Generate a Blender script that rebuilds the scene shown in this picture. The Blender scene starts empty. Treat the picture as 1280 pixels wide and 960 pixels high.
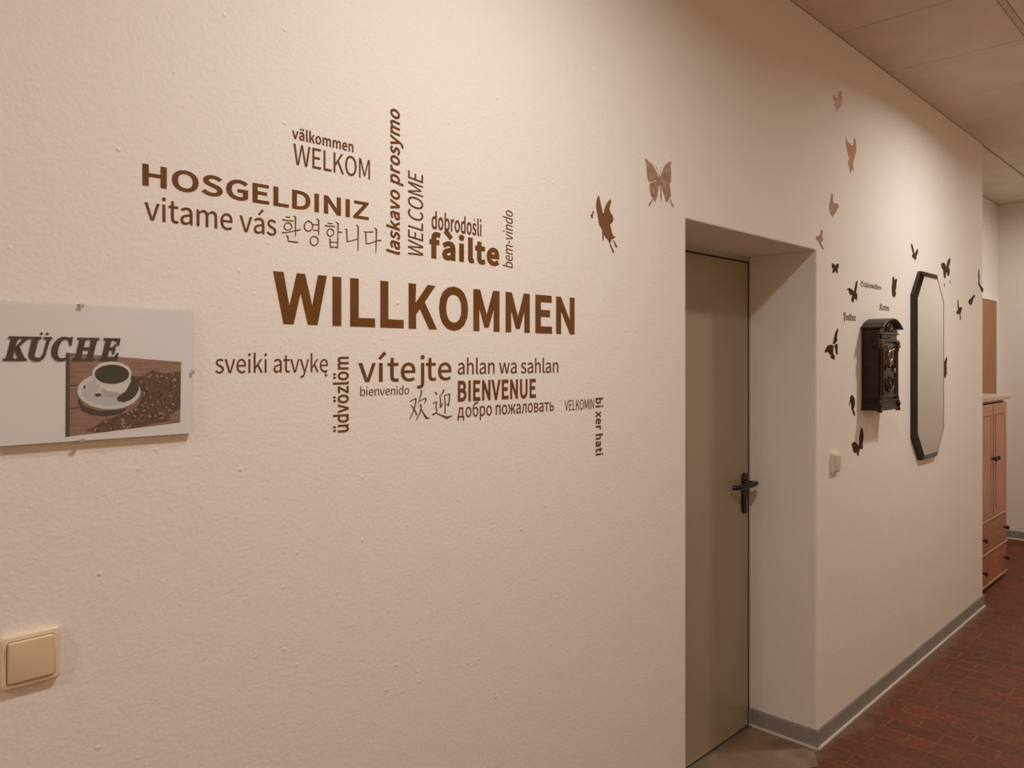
import bpy, bmesh, math, random
from mathutils import Vector, Matrix
from mathutils.geometry import tessellate_polygon

scene = bpy.context.scene
COL = scene.collection
# ------------------------------------------------------------------ camera
F_PX = 961.0
YAW = math.atan(948 / 961)                     # angle between the view axis and the wall direction (+x)
cam_data = bpy.data.cameras.new('camera')
cam_data.sensor_width = 36.0
cam_data.lens = F_PX / 1280 * 36.0
cam_data.shift_y = -30 / 1280
cam_data.clip_start = 0.02
cam = bpy.data.objects.new('camera', cam_data)
COL.objects.link(cam)
cam.location = (0.0, -1.33, 1.60)
cam.rotation_euler = (math.radians(90), 0, YAW - math.radians(90))
scene.camera = cam
# ------------------------------------------------------------------ world, exposure
w = bpy.data.worlds.new('world')
scene.world = w
w.use_nodes = True
w.node_tree.nodes['Background'].inputs[0].default_value = (0.02, 0.016, 0.012, 1)
w.node_tree.nodes['Background'].inputs[1].default_value = 0.3
scene.view_settings.view_transform = 'Standard'
scene.view_settings.look = 'None'
scene.view_settings.gamma = 1.0
scene.view_settings.use_curve_mapping = False
scene.view_settings.exposure = 0.09
# ------------------------------------------------------------------ ceiling lamps (a row of recessed downlights, the first one added)
LAMP = (1.0, 0.98, 0.965)
def lamp(x, y, power, spread):
    d = bpy.data.lights.new('ceiling_downlight', 'AREA')
    d.shape = 'DISK'; d.size = 0.16; d.energy = power; d.color = LAMP; d.spread = math.radians(spread)
    o = bpy.data.objects.new('ceiling_downlight', d)
    COL.objects.link(o)
    o.location = (x, y, 2.965)
    return o
lamp(-2.00, -0.98, 23, 170)  # unseen lamp, added to brighten the lower left wall
lamp(1.15, -0.98, 19.5, 163)
lamp(4.30, -0.98, 19.5, 168)
lamp(7.10, -0.80, 19, 175)
# ------------------------------------------------------------------ materials
MATS = {}
def mat(name, color, rough=0.5, metal=0.0, vary=0.0, vscale=30.0, bump=0.0, bscale=60.0, spec=0.5, stretch=None, coat=0.0):
    m = bpy.data.materials.new(name); m.use_nodes = True
    nt = m.node_tree; N = nt.nodes; L = nt.links
    b = N['Principled BSDF']
    b.inputs['Base Color'].default_value = (*color, 1)
    b.inputs['Roughness'].default_value = rough
    b.inputs['Metallic'].default_value = metal
    b.inputs['Specular IOR Level'].default_value = spec
    b.inputs['Coat Weight'].default_value = coat
    if vary or bump:
        tc = N.new('ShaderNodeTexCoord'); src = tc.outputs['Object']
        if stretch:
            mp = N.new('ShaderNodeMapping'); mp.inputs['Scale'].default_value = stretch
            L.new(src, mp.inputs['Vector']); src = mp.outputs['Vector']
    if vary:
        n = N.new('ShaderNodeTexNoise'); n.inputs['Scale'].default_value = vscale; n.inputs['Detail'].default_value = 5
        L.new(src, n.inputs['Vector'])
        mx = N.new('ShaderNodeMix'); mx.data_type = 'RGBA'
        mx.inputs['A'].default_value = (*[c * (1 - vary) for c in color], 1)
        mx.inputs['B'].default_value = (*[min(1, c * (1 + vary)) for c in color], 1)
        mr = N.new('ShaderNodeMapRange'); mr.inputs['From Min'].default_value = 0.3; mr.inputs['From Max'].default_value = 0.7
        L.new(n.outputs['Fac'], mr.inputs['Value']); L.new(mr.outputs['Result'], mx.inputs['Factor'])
        L.new(mx.outputs['Result'], b.inputs['Base Color'])
    if bump:
        n2 = N.new('ShaderNodeTexNoise'); n2.inputs['Scale'].default_value = bscale; n2.inputs['Detail'].default_value = 4
        L.new(src, n2.inputs['Vector'])
        bp = N.new('ShaderNodeBump'); bp.inputs['Strength'].default_value = 1.0; bp.inputs['Distance'].default_value = bump
        L.new(n2.outputs['Fac'], bp.inputs['Height']); L.new(bp.outputs['Normal'], b.inputs['Normal'])
    MATS[name] = m
    return m

def plaster(name, color, fine, lumps):
    """Rolled white wall paint over rough plaster: a fine orange peel and scattered grains."""
    m = mat(name, color, rough=0.75, spec=0.3)
    nt = m.node_tree; N = nt.nodes; L = nt.links; b = N['Principled BSDF']
    tc = N.new('ShaderNodeTexCoord')
    n1 = N.new('ShaderNodeTexNoise'); n1.inputs['Scale'].default_value = 120; n1.inputs['Detail'].default_value = 5; n1.inputs['Roughness'].default_value = 0.55
    n2 = N.new('ShaderNodeTexNoise'); n2.inputs['Scale'].default_value = 14; n2.inputs['Detail'].default_value = 3
    v = N.new('ShaderNodeTexVoronoi'); v.inputs['Scale'].default_value = 34; v.inputs['Randomness'].default_value = 1.0
    for n in (n1, n2, v): L.new(tc.outputs['Object'], n.inputs['Vector'])
    # grains: a small bump close to some of the cell points
    r = N.new('ShaderNodeMapRange'); r.inputs['From Min'].default_value = 0.16; r.inputs['From Max'].default_value = 0.02
    L.new(v.outputs['Distance'], r.inputs['Value'])
    pick = N.new('ShaderNodeSeparateColor'); L.new(v.outputs['Color'], pick.inputs['Color'])
    gt = N.new('ShaderNodeMapRange'); gt.inputs['From Min'].default_value = 0.62; gt.inputs['From Max'].default_value = 1.0
    L.new(pick.outputs['Red'], gt.inputs['Value'])
    g = N.new('ShaderNodeMath'); g.operation = 'MULTIPLY'
    L.new(r.outputs['Result'], g.inputs[0]); L.new(gt.outputs['Result'], g.inputs[1])
    s1 = N.new('ShaderNodeMath'); s1.operation = 'MULTIPLY_ADD'; s1.inputs[1].default_value = lumps
    L.new(g.outputs[0], s1.inputs[0])
    f1 = N.new('ShaderNodeMath'); f1.operation = 'MULTIPLY_ADD'; f1.inputs[1].default_value = fine
    L.new(n1.outputs['Fac'], f1.inputs[0])
    f2 = N.new('ShaderNodeMath'); f2.operation = 'MULTIPLY'; f2.inputs[1].default_value = fine * 1.0
    L.new(n2.outputs['Fac'], f2.inputs[0]); L.new(f2.outputs[0], f1.inputs[2])
    L.new(f1.outputs[0], s1.inputs[2])
    bp = N.new('ShaderNodeBump'); bp.inputs['Distance'].default_value = 1.0; bp.inputs['Strength'].default_value = 1.0
    L.new(s1.outputs[0], bp.inputs['Height']); L.new(bp.outputs['Normal'], b.inputs['Normal'])
    return m

def brick_floor(name):
    m = mat(name, (0.2, 0.06, 0.03), rough=0.6, spec=0.2)
    nt = m.node_tree; N = nt.nodes; L = nt.links; b = N['Principled BSDF']
    tc = N.new('ShaderNodeTexCoord')
    mp = N.new('ShaderNodeMapping')                    # courses run across the corridor
    mp.inputs['Rotation'].default_value = (0, 0, math.radians(90))
    mp.inputs['Location'].default_value = (BRICK_OFF[0], BRICK_OFF[1], 0)
    L.new(tc.outputs['Object'], mp.inputs['Vector'])
    br = N.new('ShaderNodeTexBrick')
    br.offset = 0.5; br.squash = 1.0
    br.inputs['Color1'].default_value = (0.20, 0.052, 0.018, 1)
    br.inputs['Color2'].default_value = (0.12, 0.040, 0.016, 1)
    br.inputs['Mortar'].default_value = (0.20, 0.092, 0.042, 1)
    br.inputs['Scale'].default_value = 1.0
    br.inputs['Mortar Size'].default_value = 0.0045
    br.inputs['Mortar Smooth'].default_value = 0.4
    br.inputs['Bias'].default_value = 0.0
    br.inputs['Brick Width'].default_value = 0.208
    br.inputs['Row Height'].default_value = 0.107
    wob = N.new('ShaderNodeTexNoise'); wob.inputs['Scale'].default_value = 9; wob.inputs['Detail'].default_value = 3
    L.new(tc.outputs['Object'], wob.inputs['Vector'])
    ad = N.new('ShaderNodeVectorMath'); ad.operation = 'MULTIPLY_ADD'
    ad.inputs[1].default_value = (0.012, 0.012, 0)
    L.new(wob.outputs['Color'], ad.inputs[0]); L.new(mp.outputs['Vector'], ad.inputs[2])
    L.new(ad.outputs['Vector'], br.inputs['Vector'])
    # worn patches: the mortar is smeared over the brick and the bricks are soiled brown
    n = N.new('ShaderNodeTexNoise'); n.inputs['Scale'].default_value = 2.6; n.inputs['Detail'].default_value = 6; n.inputs['Roughness'].default_value = 0.65
    L.new(tc.outputs['Object'], n.inputs['Vector'])
    r = N.new('ShaderNodeMapRange'); r.inputs['From Min'].default_value = 0.42; r.inputs['From Max'].default_value = 0.72
    r.inputs['To Max'].default_value = 0.9
    L.new(n.outputs['Fac'], r.inputs['Value'])
    mx = N.new('ShaderNodeMix'); mx.data_type = 'RGBA'; mx.inputs['B'].default_value = (0.135, 0.058, 0.026, 1)
    L.new(r.outputs['Result'], mx.inputs['Factor']); L.new(br.outputs['Color'], mx.inputs['A'])
    # fine soiling
    n2 = N.new('ShaderNodeTexNoise'); n2.inputs['Scale'].default_value = 38; n2.inputs['Detail'].default_value = 5
    L.new(tc.outputs['Object'], n2.inputs['Vector'])
    r2 = N.new('ShaderNodeMapRange'); r2.inputs['From Min'].default_value = 0.3; r2.inputs['From Max'].default_value = 0.75
    r2.inputs['To Min'].default_value = 0.72; r2.inputs['To Max'].default_value = 1.25
    L.new(n2.outputs['Fac'], r2.inputs['Value'])
    ml = N.new('ShaderNodeMix'); ml.data_type = 'RGBA'; ml.blend_type = 'MULTIPLY'; ml.inputs['Factor'].default_value = 1
    L.new(mx.outputs['Result'], ml.inputs['A']); L.new(r2.outputs['Result'], ml.inputs['B'])
    # pale cement smears along the skirting, a stain with its own ragged edge
    sep = N.new('ShaderNodeSeparateXYZ'); L.new(tc.outputs['Object'], sep.inputs['Vector'])
    e = N.new('ShaderNodeMath'); e.operation = 'MULTIPLY_ADD'; e.inputs[1].default_value = 0.16
    L.new(wob.outputs['Fac'], e.inputs[0]); L.new(sep.outputs['Y'], e.inputs[2])
    er = N.new('ShaderNodeMapRange'); er.inputs['From Min'].default_value = 0.0; er.inputs['From Max'].default_value = 0.06
    er.inputs['To Max'].default_value = 0.6
    L.new(e.outputs[0], er.inputs['Value'])
    lt = N.new('ShaderNodeMath'); lt.operation = 'LESS_THAN'; lt.inputs[1].default_value = 0.005
    L.new(sep.outputs['Y'], lt.inputs[0])
    lx = N.new('ShaderNodeMath'); lx.operation = 'LESS_THAN'; lx.inputs[1].default_value = 5.71
    L.new(sep.outputs['X'], lx.inputs[0])
    le = N.new('ShaderNodeMath'); le.operation = 'MULTIPLY'
    L.new(lt.outputs[0], le.inputs[0]); L.new(lx.outputs[0], le.inputs[1])
    ef = N.new('ShaderNodeMath'); ef.operation = 'MULTIPLY'
    L.new(le.outputs[0], ef.inputs[0]); L.new(er.outputs['Result'], ef.inputs[1])
    mc = N.new('ShaderNodeMix'); mc.data_type = 'RGBA'; mc.inputs['B'].default_value = (0.22, 0.14, 0.09, 1)
    L.new(ef.outputs[0], mc.inputs['Factor']); L.new(ml.outputs['Result'], mc.inputs['A'])
    L.new(mc.outputs['Result'], b.inputs['Base Color'])
    h = N.new('ShaderNodeMath'); h.operation = 'MULTIPLY_ADD'; h.inputs[1].default_value = -0.6
    L.new(br.outputs['Fac'], h.inputs[0]); L.new(n2.outputs['Fac'], h.inputs[2])
    bp = N.new('ShaderNodeBump'); bp.inputs['Distance'].default_value = 0.003; bp.inputs['Strength'].default_value = 0.8
    L.new(h.outputs[0], bp.inputs['Height']); L.new(bp.outputs['Normal'], b.inputs['Normal'])
    return m
BRICK_OFF = (0.072, -0.0045)

def glass_sheet(name):
    """Thin clear picture glass: lets the print through and mirrors a little at grazing angles."""
    m = bpy.data.materials.new(name); m.use_nodes = True
    nt = m.node_tree; N = nt.nodes; L = nt.links
    N.remove(N['Principled BSDF'])
    t = N.new('ShaderNodeBsdfTransparent'); t.inputs['Color'].default_value = (0.98, 0.982, 0.98, 1)
    g = N.new('ShaderNodeBsdfGlossy'); g.inputs['Roughness'].default_value = 0.04
    f = N.new('ShaderNodeFresnel')                     # the same reflectance on the way in and on the way out
    geo = N.new('ShaderNodeNewGeometry'); io = N.new('ShaderNodeMath'); io.operation = 'MULTIPLY_ADD'
    io.inputs[1].default_value = 1 / 1.5 - 1.5; io.inputs[2].default_value = 1.5
    L.new(geo.outputs['Backfacing'], io.inputs[0]); L.new(io.outputs[0], f.inputs['IOR'])
    x = N.new('ShaderNodeMixShader')
    L.new(f.outputs['Fac'], x.inputs['Fac']); L.new(t.outputs['BSDF'], x.inputs[1]); L.new(g.outputs['BSDF'], x.inputs[2])
    L.new(x.outputs['Shader'], N['Material Output'].inputs['Surface'])
    MATS[name] = m
    return m

WALL = plaster('wall_paint', (0.85, 0.79, 0.715), 0.0011, 0.0015)
JAMB = plaster('smooth_wall_paint', (0.85, 0.79, 0.715), 0.0004, 0.0)
OPPOSITE = plaster('apricot_wall_paint', (0.82, 0.62, 0.42), 0.0004, 0.0)
FLOOR = brick_floor('brick_paving')
NICHE = mat('niche_floor_screed', (0.26, 0.165, 0.095), 0.8, vary=0.3, vscale=9, bump=0.002, bscale=50)
TILE = mat('ceiling_tile', (0.70, 0.60, 0.485), 0.9, vary=0.05, vscale=6, bump=0.0006, bscale=220)
TBAR = mat('ceiling_grid', (0.55, 0.47, 0.39), 0.7)
SKIRT = mat('grey_skirting', (0.30, 0.27, 0.235), 0.5, vary=0.1, vscale=12)
LIP = mat('skirting_lip', (0.62, 0.55, 0.47), 0.5)
DOORM = mat('grey_door_enamel', (0.36, 0.285, 0.195), 0.28, spec=0.5, bump=0.0003, bscale=14)
FRAMEM = mat('grey_door_frame_enamel', (0.45, 0.40, 0.32), 0.4)
SEAL = mat('dark_door_seal', (0.02, 0.014, 0.010), 0.8)
BLACK = mat('black_plastic', (0.008, 0.006, 0.006), 0.28)
STEEL = mat('steel', (0.55, 0.52, 0.48), 0.35, 1.0)
SWITCH = mat('cream_plastic', (0.72, 0.55, 0.36), 0.3)
SWITCHF = mat('cream_plastic_frame', (0.78, 0.63, 0.45), 0.32)
SWITCHW = mat('white_plastic', (0.66, 0.58, 0.48), 0.35)
OAK = mat('brown_door_wood', (0.36, 0.15, 0.048), 0.5, vary=0.2, vscale=6, stretch=(10, 10, 0.6))
PINE = mat('reddish_pine', (0.50, 0.235, 0.14), 0.45, vary=0.22, vscale=7, stretch=(9, 9, 0.7))
PINEH = mat('reddish_pine_drawers', (0.42, 0.17, 0.085), 0.45, vary=0.22, vscale=7, stretch=(0.8, 9, 9))
PINETOP = mat('pale_pine_top', (0.58, 0.42, 0.30), 0.4, vary=0.12, vscale=7, stretch=(0.8, 9, 9))
KNOB_AND_SHADE = mat('dark_knob', (0.05, 0.02, 0.012), 0.35)  # also colours the strips that stand in for shade in the cabinet gaps
VINYL = mat('brown_vinyl', (0.165, 0.063, 0.013), 0.55, spec=0.15, vary=0.15, vscale=20)
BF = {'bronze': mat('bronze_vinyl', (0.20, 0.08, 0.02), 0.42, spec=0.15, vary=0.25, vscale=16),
      'mottled': mat('mottled_brown_vinyl', (0.36, 0.21, 0.115), 0.5, spec=0.15, vary=0.4, vscale=55),  # this and the next three have the foil's reflected sheen in their colour
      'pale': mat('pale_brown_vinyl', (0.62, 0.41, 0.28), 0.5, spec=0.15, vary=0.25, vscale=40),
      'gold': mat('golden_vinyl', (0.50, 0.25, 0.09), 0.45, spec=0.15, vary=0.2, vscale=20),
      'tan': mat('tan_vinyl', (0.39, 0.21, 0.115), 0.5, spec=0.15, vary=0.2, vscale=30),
      'dark': mat('dark_brown_vinyl', (0.062, 0.026, 0.009), 0.65, spec=0.08, vary=0.25, vscale=30)}  # weaker light towards the right is put into this colour
GOTHICM = mat('dark_lettering', (0.08, 0.045, 0.025), 0.5)
IRON = mat('bronzed_cast_metal', (0.030, 0.017, 0.011), 0.38, 0.55, vary=0.35, vscale=30, bump=0.0006, bscale=110)
IRONHI = mat('rubbed_bronze', (0.10, 0.062, 0.040), 0.34, 0.7, vary=0.35, vscale=60)
GAPM = mat('switch_gap', (0.16, 0.095, 0.05), 0.8)
RAILM = mat('pine_rail', (0.50, 0.29, 0.185), 0.4)
LOCKM = mat('dull_lock_metal', (0.16, 0.14, 0.12), 0.35, 0.9)
BRASS = mat('worn_brass', (0.42, 0.30, 0.18), 0.28, 0.9)
MIRROR = mat('mirror_glass', (0.72, 0.68, 0.61), 0.015, 1.0)
DARKBEVEL = mat('smoked_mirror_strip', (0.065, 0.06, 0.055), 0.06, 1.0)  # bevel glass with a dark room reflection put into its colour
MEDGE = mat('black_mirror_edge', (0.012, 0.009, 0.008), 0.3)
SILVER = mat('mirror_bevel_line', (0.55, 0.53, 0.50), 0.12, 1.0)
PAPER = mat('sign_paper', (0.86, 0.85, 0.855), 0.8)
BOARD = mat('sign_backboard', (0.42, 0.37, 0.31), 0.8)
INK = mat('black_print', (0.022, 0.014, 0.011), 0.6)
GLASS = glass_sheet('picture_glass')
PRINTM = {'wood': mat('print_wood', (0.30, 0.17, 0.115), 0.7, vary=0.3, vscale=5, stretch=(6, 1, 60)),
          'wood_dark': mat('print_dark_edge', (0.07, 0.045, 0.03), 0.7),
          'wood_seam': mat('print_seam', (0.07, 0.03, 0.02), 0.7),
          'bean_mass': mat('print_beans', (0.11, 0.05, 0.032), 0.7, vary=0.6, vscale=300),
          'shade': mat('print_shadow', (0.045, 0.025, 0.017), 0.7),
          'saucer': mat('print_china', (0.74, 0.72, 0.72), 0.7), 'saucer_in': mat('print_china_grey', (0.60, 0.58, 0.60), 0.7),
          'cup': mat('print_china_white', (0.78, 0.74, 0.72), 0.7), 'cup_shade': mat('print_china_dim', (0.50, 0.47, 0.49), 0.7),
          'cup_rim': mat('print_china_rim', (0.82, 0.73, 0.68), 0.7), 'coffee': mat('print_coffee', (0.022, 0.016, 0.010), 0.7),
          'bean_dark': mat('print_bean_dark', (0.035, 0.014, 0.009), 0.7), 'bean_mid': mat('print_bean_mid', (0.17, 0.06, 0.035), 0.7),
          'bean_light': mat('print_bean_light', (0.45, 0.28, 0.17), 0.7), 'straw': mat('print_straw', (0.22, 0.12, 0.03), 0.7)}

# ------------------------------------------------------------------ helpers
def tag(o, label=None, cat=None, group=None, kind=None):
    if label: o['label'] = label
    if cat: o['category'] = cat
    if group: o['group'] = group
    if kind: o['kind'] = kind
    return o
def root(name, loc, label, cat, group=None, kind=None):
    o = bpy.data.objects.new(name, None)
    o.empty_display_size = 0.05
    COL.objects.link(o); o.location = loc
    return tag(o, label, cat, group, kind)
def link(name, me, m, parent=None, loc=None):
    for x in (m if isinstance(m, (list, tuple)) else [m]): me.materials.append(x)
    o = bpy.data.objects.new(name, me); COL.objects.link(o)
    if parent: o.parent = parent
    if loc: o.location = loc
    return o
def obj(name, bm, m, parent=None, loc=None, smooth=None):
    me = bpy.data.meshes.new(name)
    bmesh.ops.recalc_face_normals(bm, faces=bm.faces)
    bm.to_mesh(me); bm.free()
    if smooth is not None:
        for p in me.polygons: p.use_smooth = True
        me.set_sharp_from_angle(angle=math.radians(smooth))
    return link(name, me, m, parent, loc)
def add(bm, other):
    me = bpy.data.meshes.new('tmp'); other.to_mesh(me); other.free(); bm.from_mesh(me); bpy.data.meshes.remove(me)
def box(bm, x0, x1, y0, y1, z0, z1, bev=0.0, seg=2):
    b = bmesh.new()
    bmesh.ops.create_cube(b, size=1)
    for v in b.verts:
        v.co = Vector(((x0 + x1) / 2 + v.co.x * (x1 - x0), (y0 + y1) / 2 + v.co.y * (y1 - y0), (z0 + z1) / 2 + v.co.z * (z1 - z0)))
    if bev: bmesh.ops.bevel(b, geom=b.edges[:], offset=bev, segments=seg, profile=0.5, affect='EDGES')
    add(bm, b); return bm
def B(*a, **k): return box(bmesh.new(), *a, **k)
def rbox(bm, x0, x1, y0, y1, z0, z1, rad, bev=0.0, seg=5):
    """Plate in the xz plane with rounded corners and softened front edges (front = y0, the smaller y)."""
    pts = []
    for cx, cz, a in ((x1 - rad, z1 - rad, 0), (x0 + rad, z1 - rad, 90), (x0 + rad, z0 + rad, 180), (x1 - rad, z0 + rad, 270)):
        for k in range(seg + 1):
            t = math.radians(a + 90 * k / seg); pts.append((cx + rad * math.cos(t), cz + rad * math.sin(t)))
    return prism_xz(bm, pts, y0, y1, bev)
def prism_xz(bm, pts, y0, y1, bev=0.0):
    """Extrude an outline in xz from y1 (back) to y0 (front); bev chamfers the front rim."""
    b = bmesh.new()
    f = b.faces.new([b.verts.new((x, y1, z)) for x, z in pts])
    r = bmesh.ops.extrude_face_region(b, geom=[f])
    nv = [v for v in r['geom'] if isinstance(v, bmesh.types.BMVert)]
    for v in nv: v.co.y = y0
    if bev:
        es = [e for e in b.edges if all(abs(v.co.y - y0) < 1e-7 for v in e.verts)]
        bmesh.ops.bevel(b, geom=es, offset=bev, segments=3, profile=0.5, affect='EDGES')
    add(bm, b); return bm
def prism_yz(bm, pts, x0, x1, bev=0.0):
    b = bmesh.new()
    f = b.faces.new([b.verts.new((x0, y, z)) for y, z in pts])
    r = bmesh.ops.extrude_face_region(b, geom=[f])
    for v in r['geom']:
        if isinstance(v, bmesh.types.BMVert): v.co.x = x1
    add(bm, b); return bm
def tube(bm, pts, rad, n=10, caps=True):
    """Round tube along a path; rad may be one value or one per point."""
    P = [Vector(p) for p in pts]; R = rad if isinstance(rad, (list, tuple)) else [rad] * len(P)
    rings = []; prev = None
    for i, p in enumerate(P):
        t = (P[min(i + 1, len(P) - 1)] - P[max(i - 1, 0)]).normalized()
        if prev is None:
            a = Vector((0, 0, 1)) if abs(t.z) < 0.9 else Vector((1, 0, 0))
        else: a = prev
        u = (a - t * a.dot(t)).normalized(); v = t.cross(u); prev = u
        rings.append([bm.verts.new(p + (u * math.cos(2 * math.pi * k / n) + v * math.sin(2 * math.pi * k / n)) * R[i]) for k in range(n)])
    for a, b in zip(rings, rings[1:]):
        for k in range(n): bm.faces.new((a[k], a[(k + 1) % n], b[(k + 1) % n], b[k]))
    if caps:
        bm.faces.new(rings[0][::-1]); bm.faces.new(rings[-1])
    return bm
def lathe(bm, prof, origin, axis='y', n=16):
    """Profile of (radius, height along axis); axis 'y' means out of the wall (towards -y)."""
    rings = []
    for r, h in prof:
        ring = []
        for k in range(n):
            c, s = math.cos(2 * math.pi * k / n) * r, math.sin(2 * math.pi * k / n) * r
            p = (c, -h, s) if axis == 'y' else (c, s, h)
            ring.append(bm.verts.new(Vector(origin) + Vector(p)))
        rings.append(ring)
    for a, b in zip(rings, rings[1:]):
        for k in range(n): bm.faces.new((a[k], a[(k + 1) % n], b[(k + 1) % n], b[k]))
    bm.faces.new(rings[0][::-1]); bm.faces.new(rings[-1])
    return bm
def smooth_path(pts, k=6):
    """Catmull-Rom through the points."""
    P = [Vector(p) for p in pts]; out = []
    for i in range(len(P) - 1):
        a, b, c, d = P[max(i - 1, 0)], P[i], P[i + 1], P[min(i + 2, len(P) - 1)]
        for j in range(k):
            t = j / k
            out.append(0.5 * ((2 * b) + (c - a) * t + (2 * a - 5 * b + 4 * c - d) * t * t + (3 * b - a - 3 * c + d) * t ** 3))
    out.append(P[-1]); return out
def flat_outline(name, contours, m, parent, y, thick=0.0006):
    """Thin cut-out sheet on the wall: contours are lists of (x, z) in the parent's frame; inner contours are holes."""
    cu = bpy.data.curves.new(name, 'CURVE'); cu.dimensions = '2D'; cu.fill_mode = 'BOTH'
    cu.extrude = thick / 2
    for c in contours:
        s = cu.splines.new('POLY'); s.points.add(len(c) - 1)
        for p, (x, z) in zip(s.points, c): p.co = (x, z, 0, 1)
        s.use_cyclic_u = True
    t = bpy.data.objects.new('tmp', cu); COL.objects.link(t)
    dg = bpy.context.evaluated_depsgraph_get(); dg.update()
    me = bpy.data.meshes.new_from_object(t.evaluated_get(dg))
    bpy.data.objects.remove(t); bpy.data.curves.remove(cu)
    me.transform(Matrix.Translation((0, y - thick / 2, 0)) @ Matrix.Rotation(math.radians(90), 4, 'X'))
    me.name = name; me.materials.clear()
    return link(name, me, m, parent)

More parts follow.
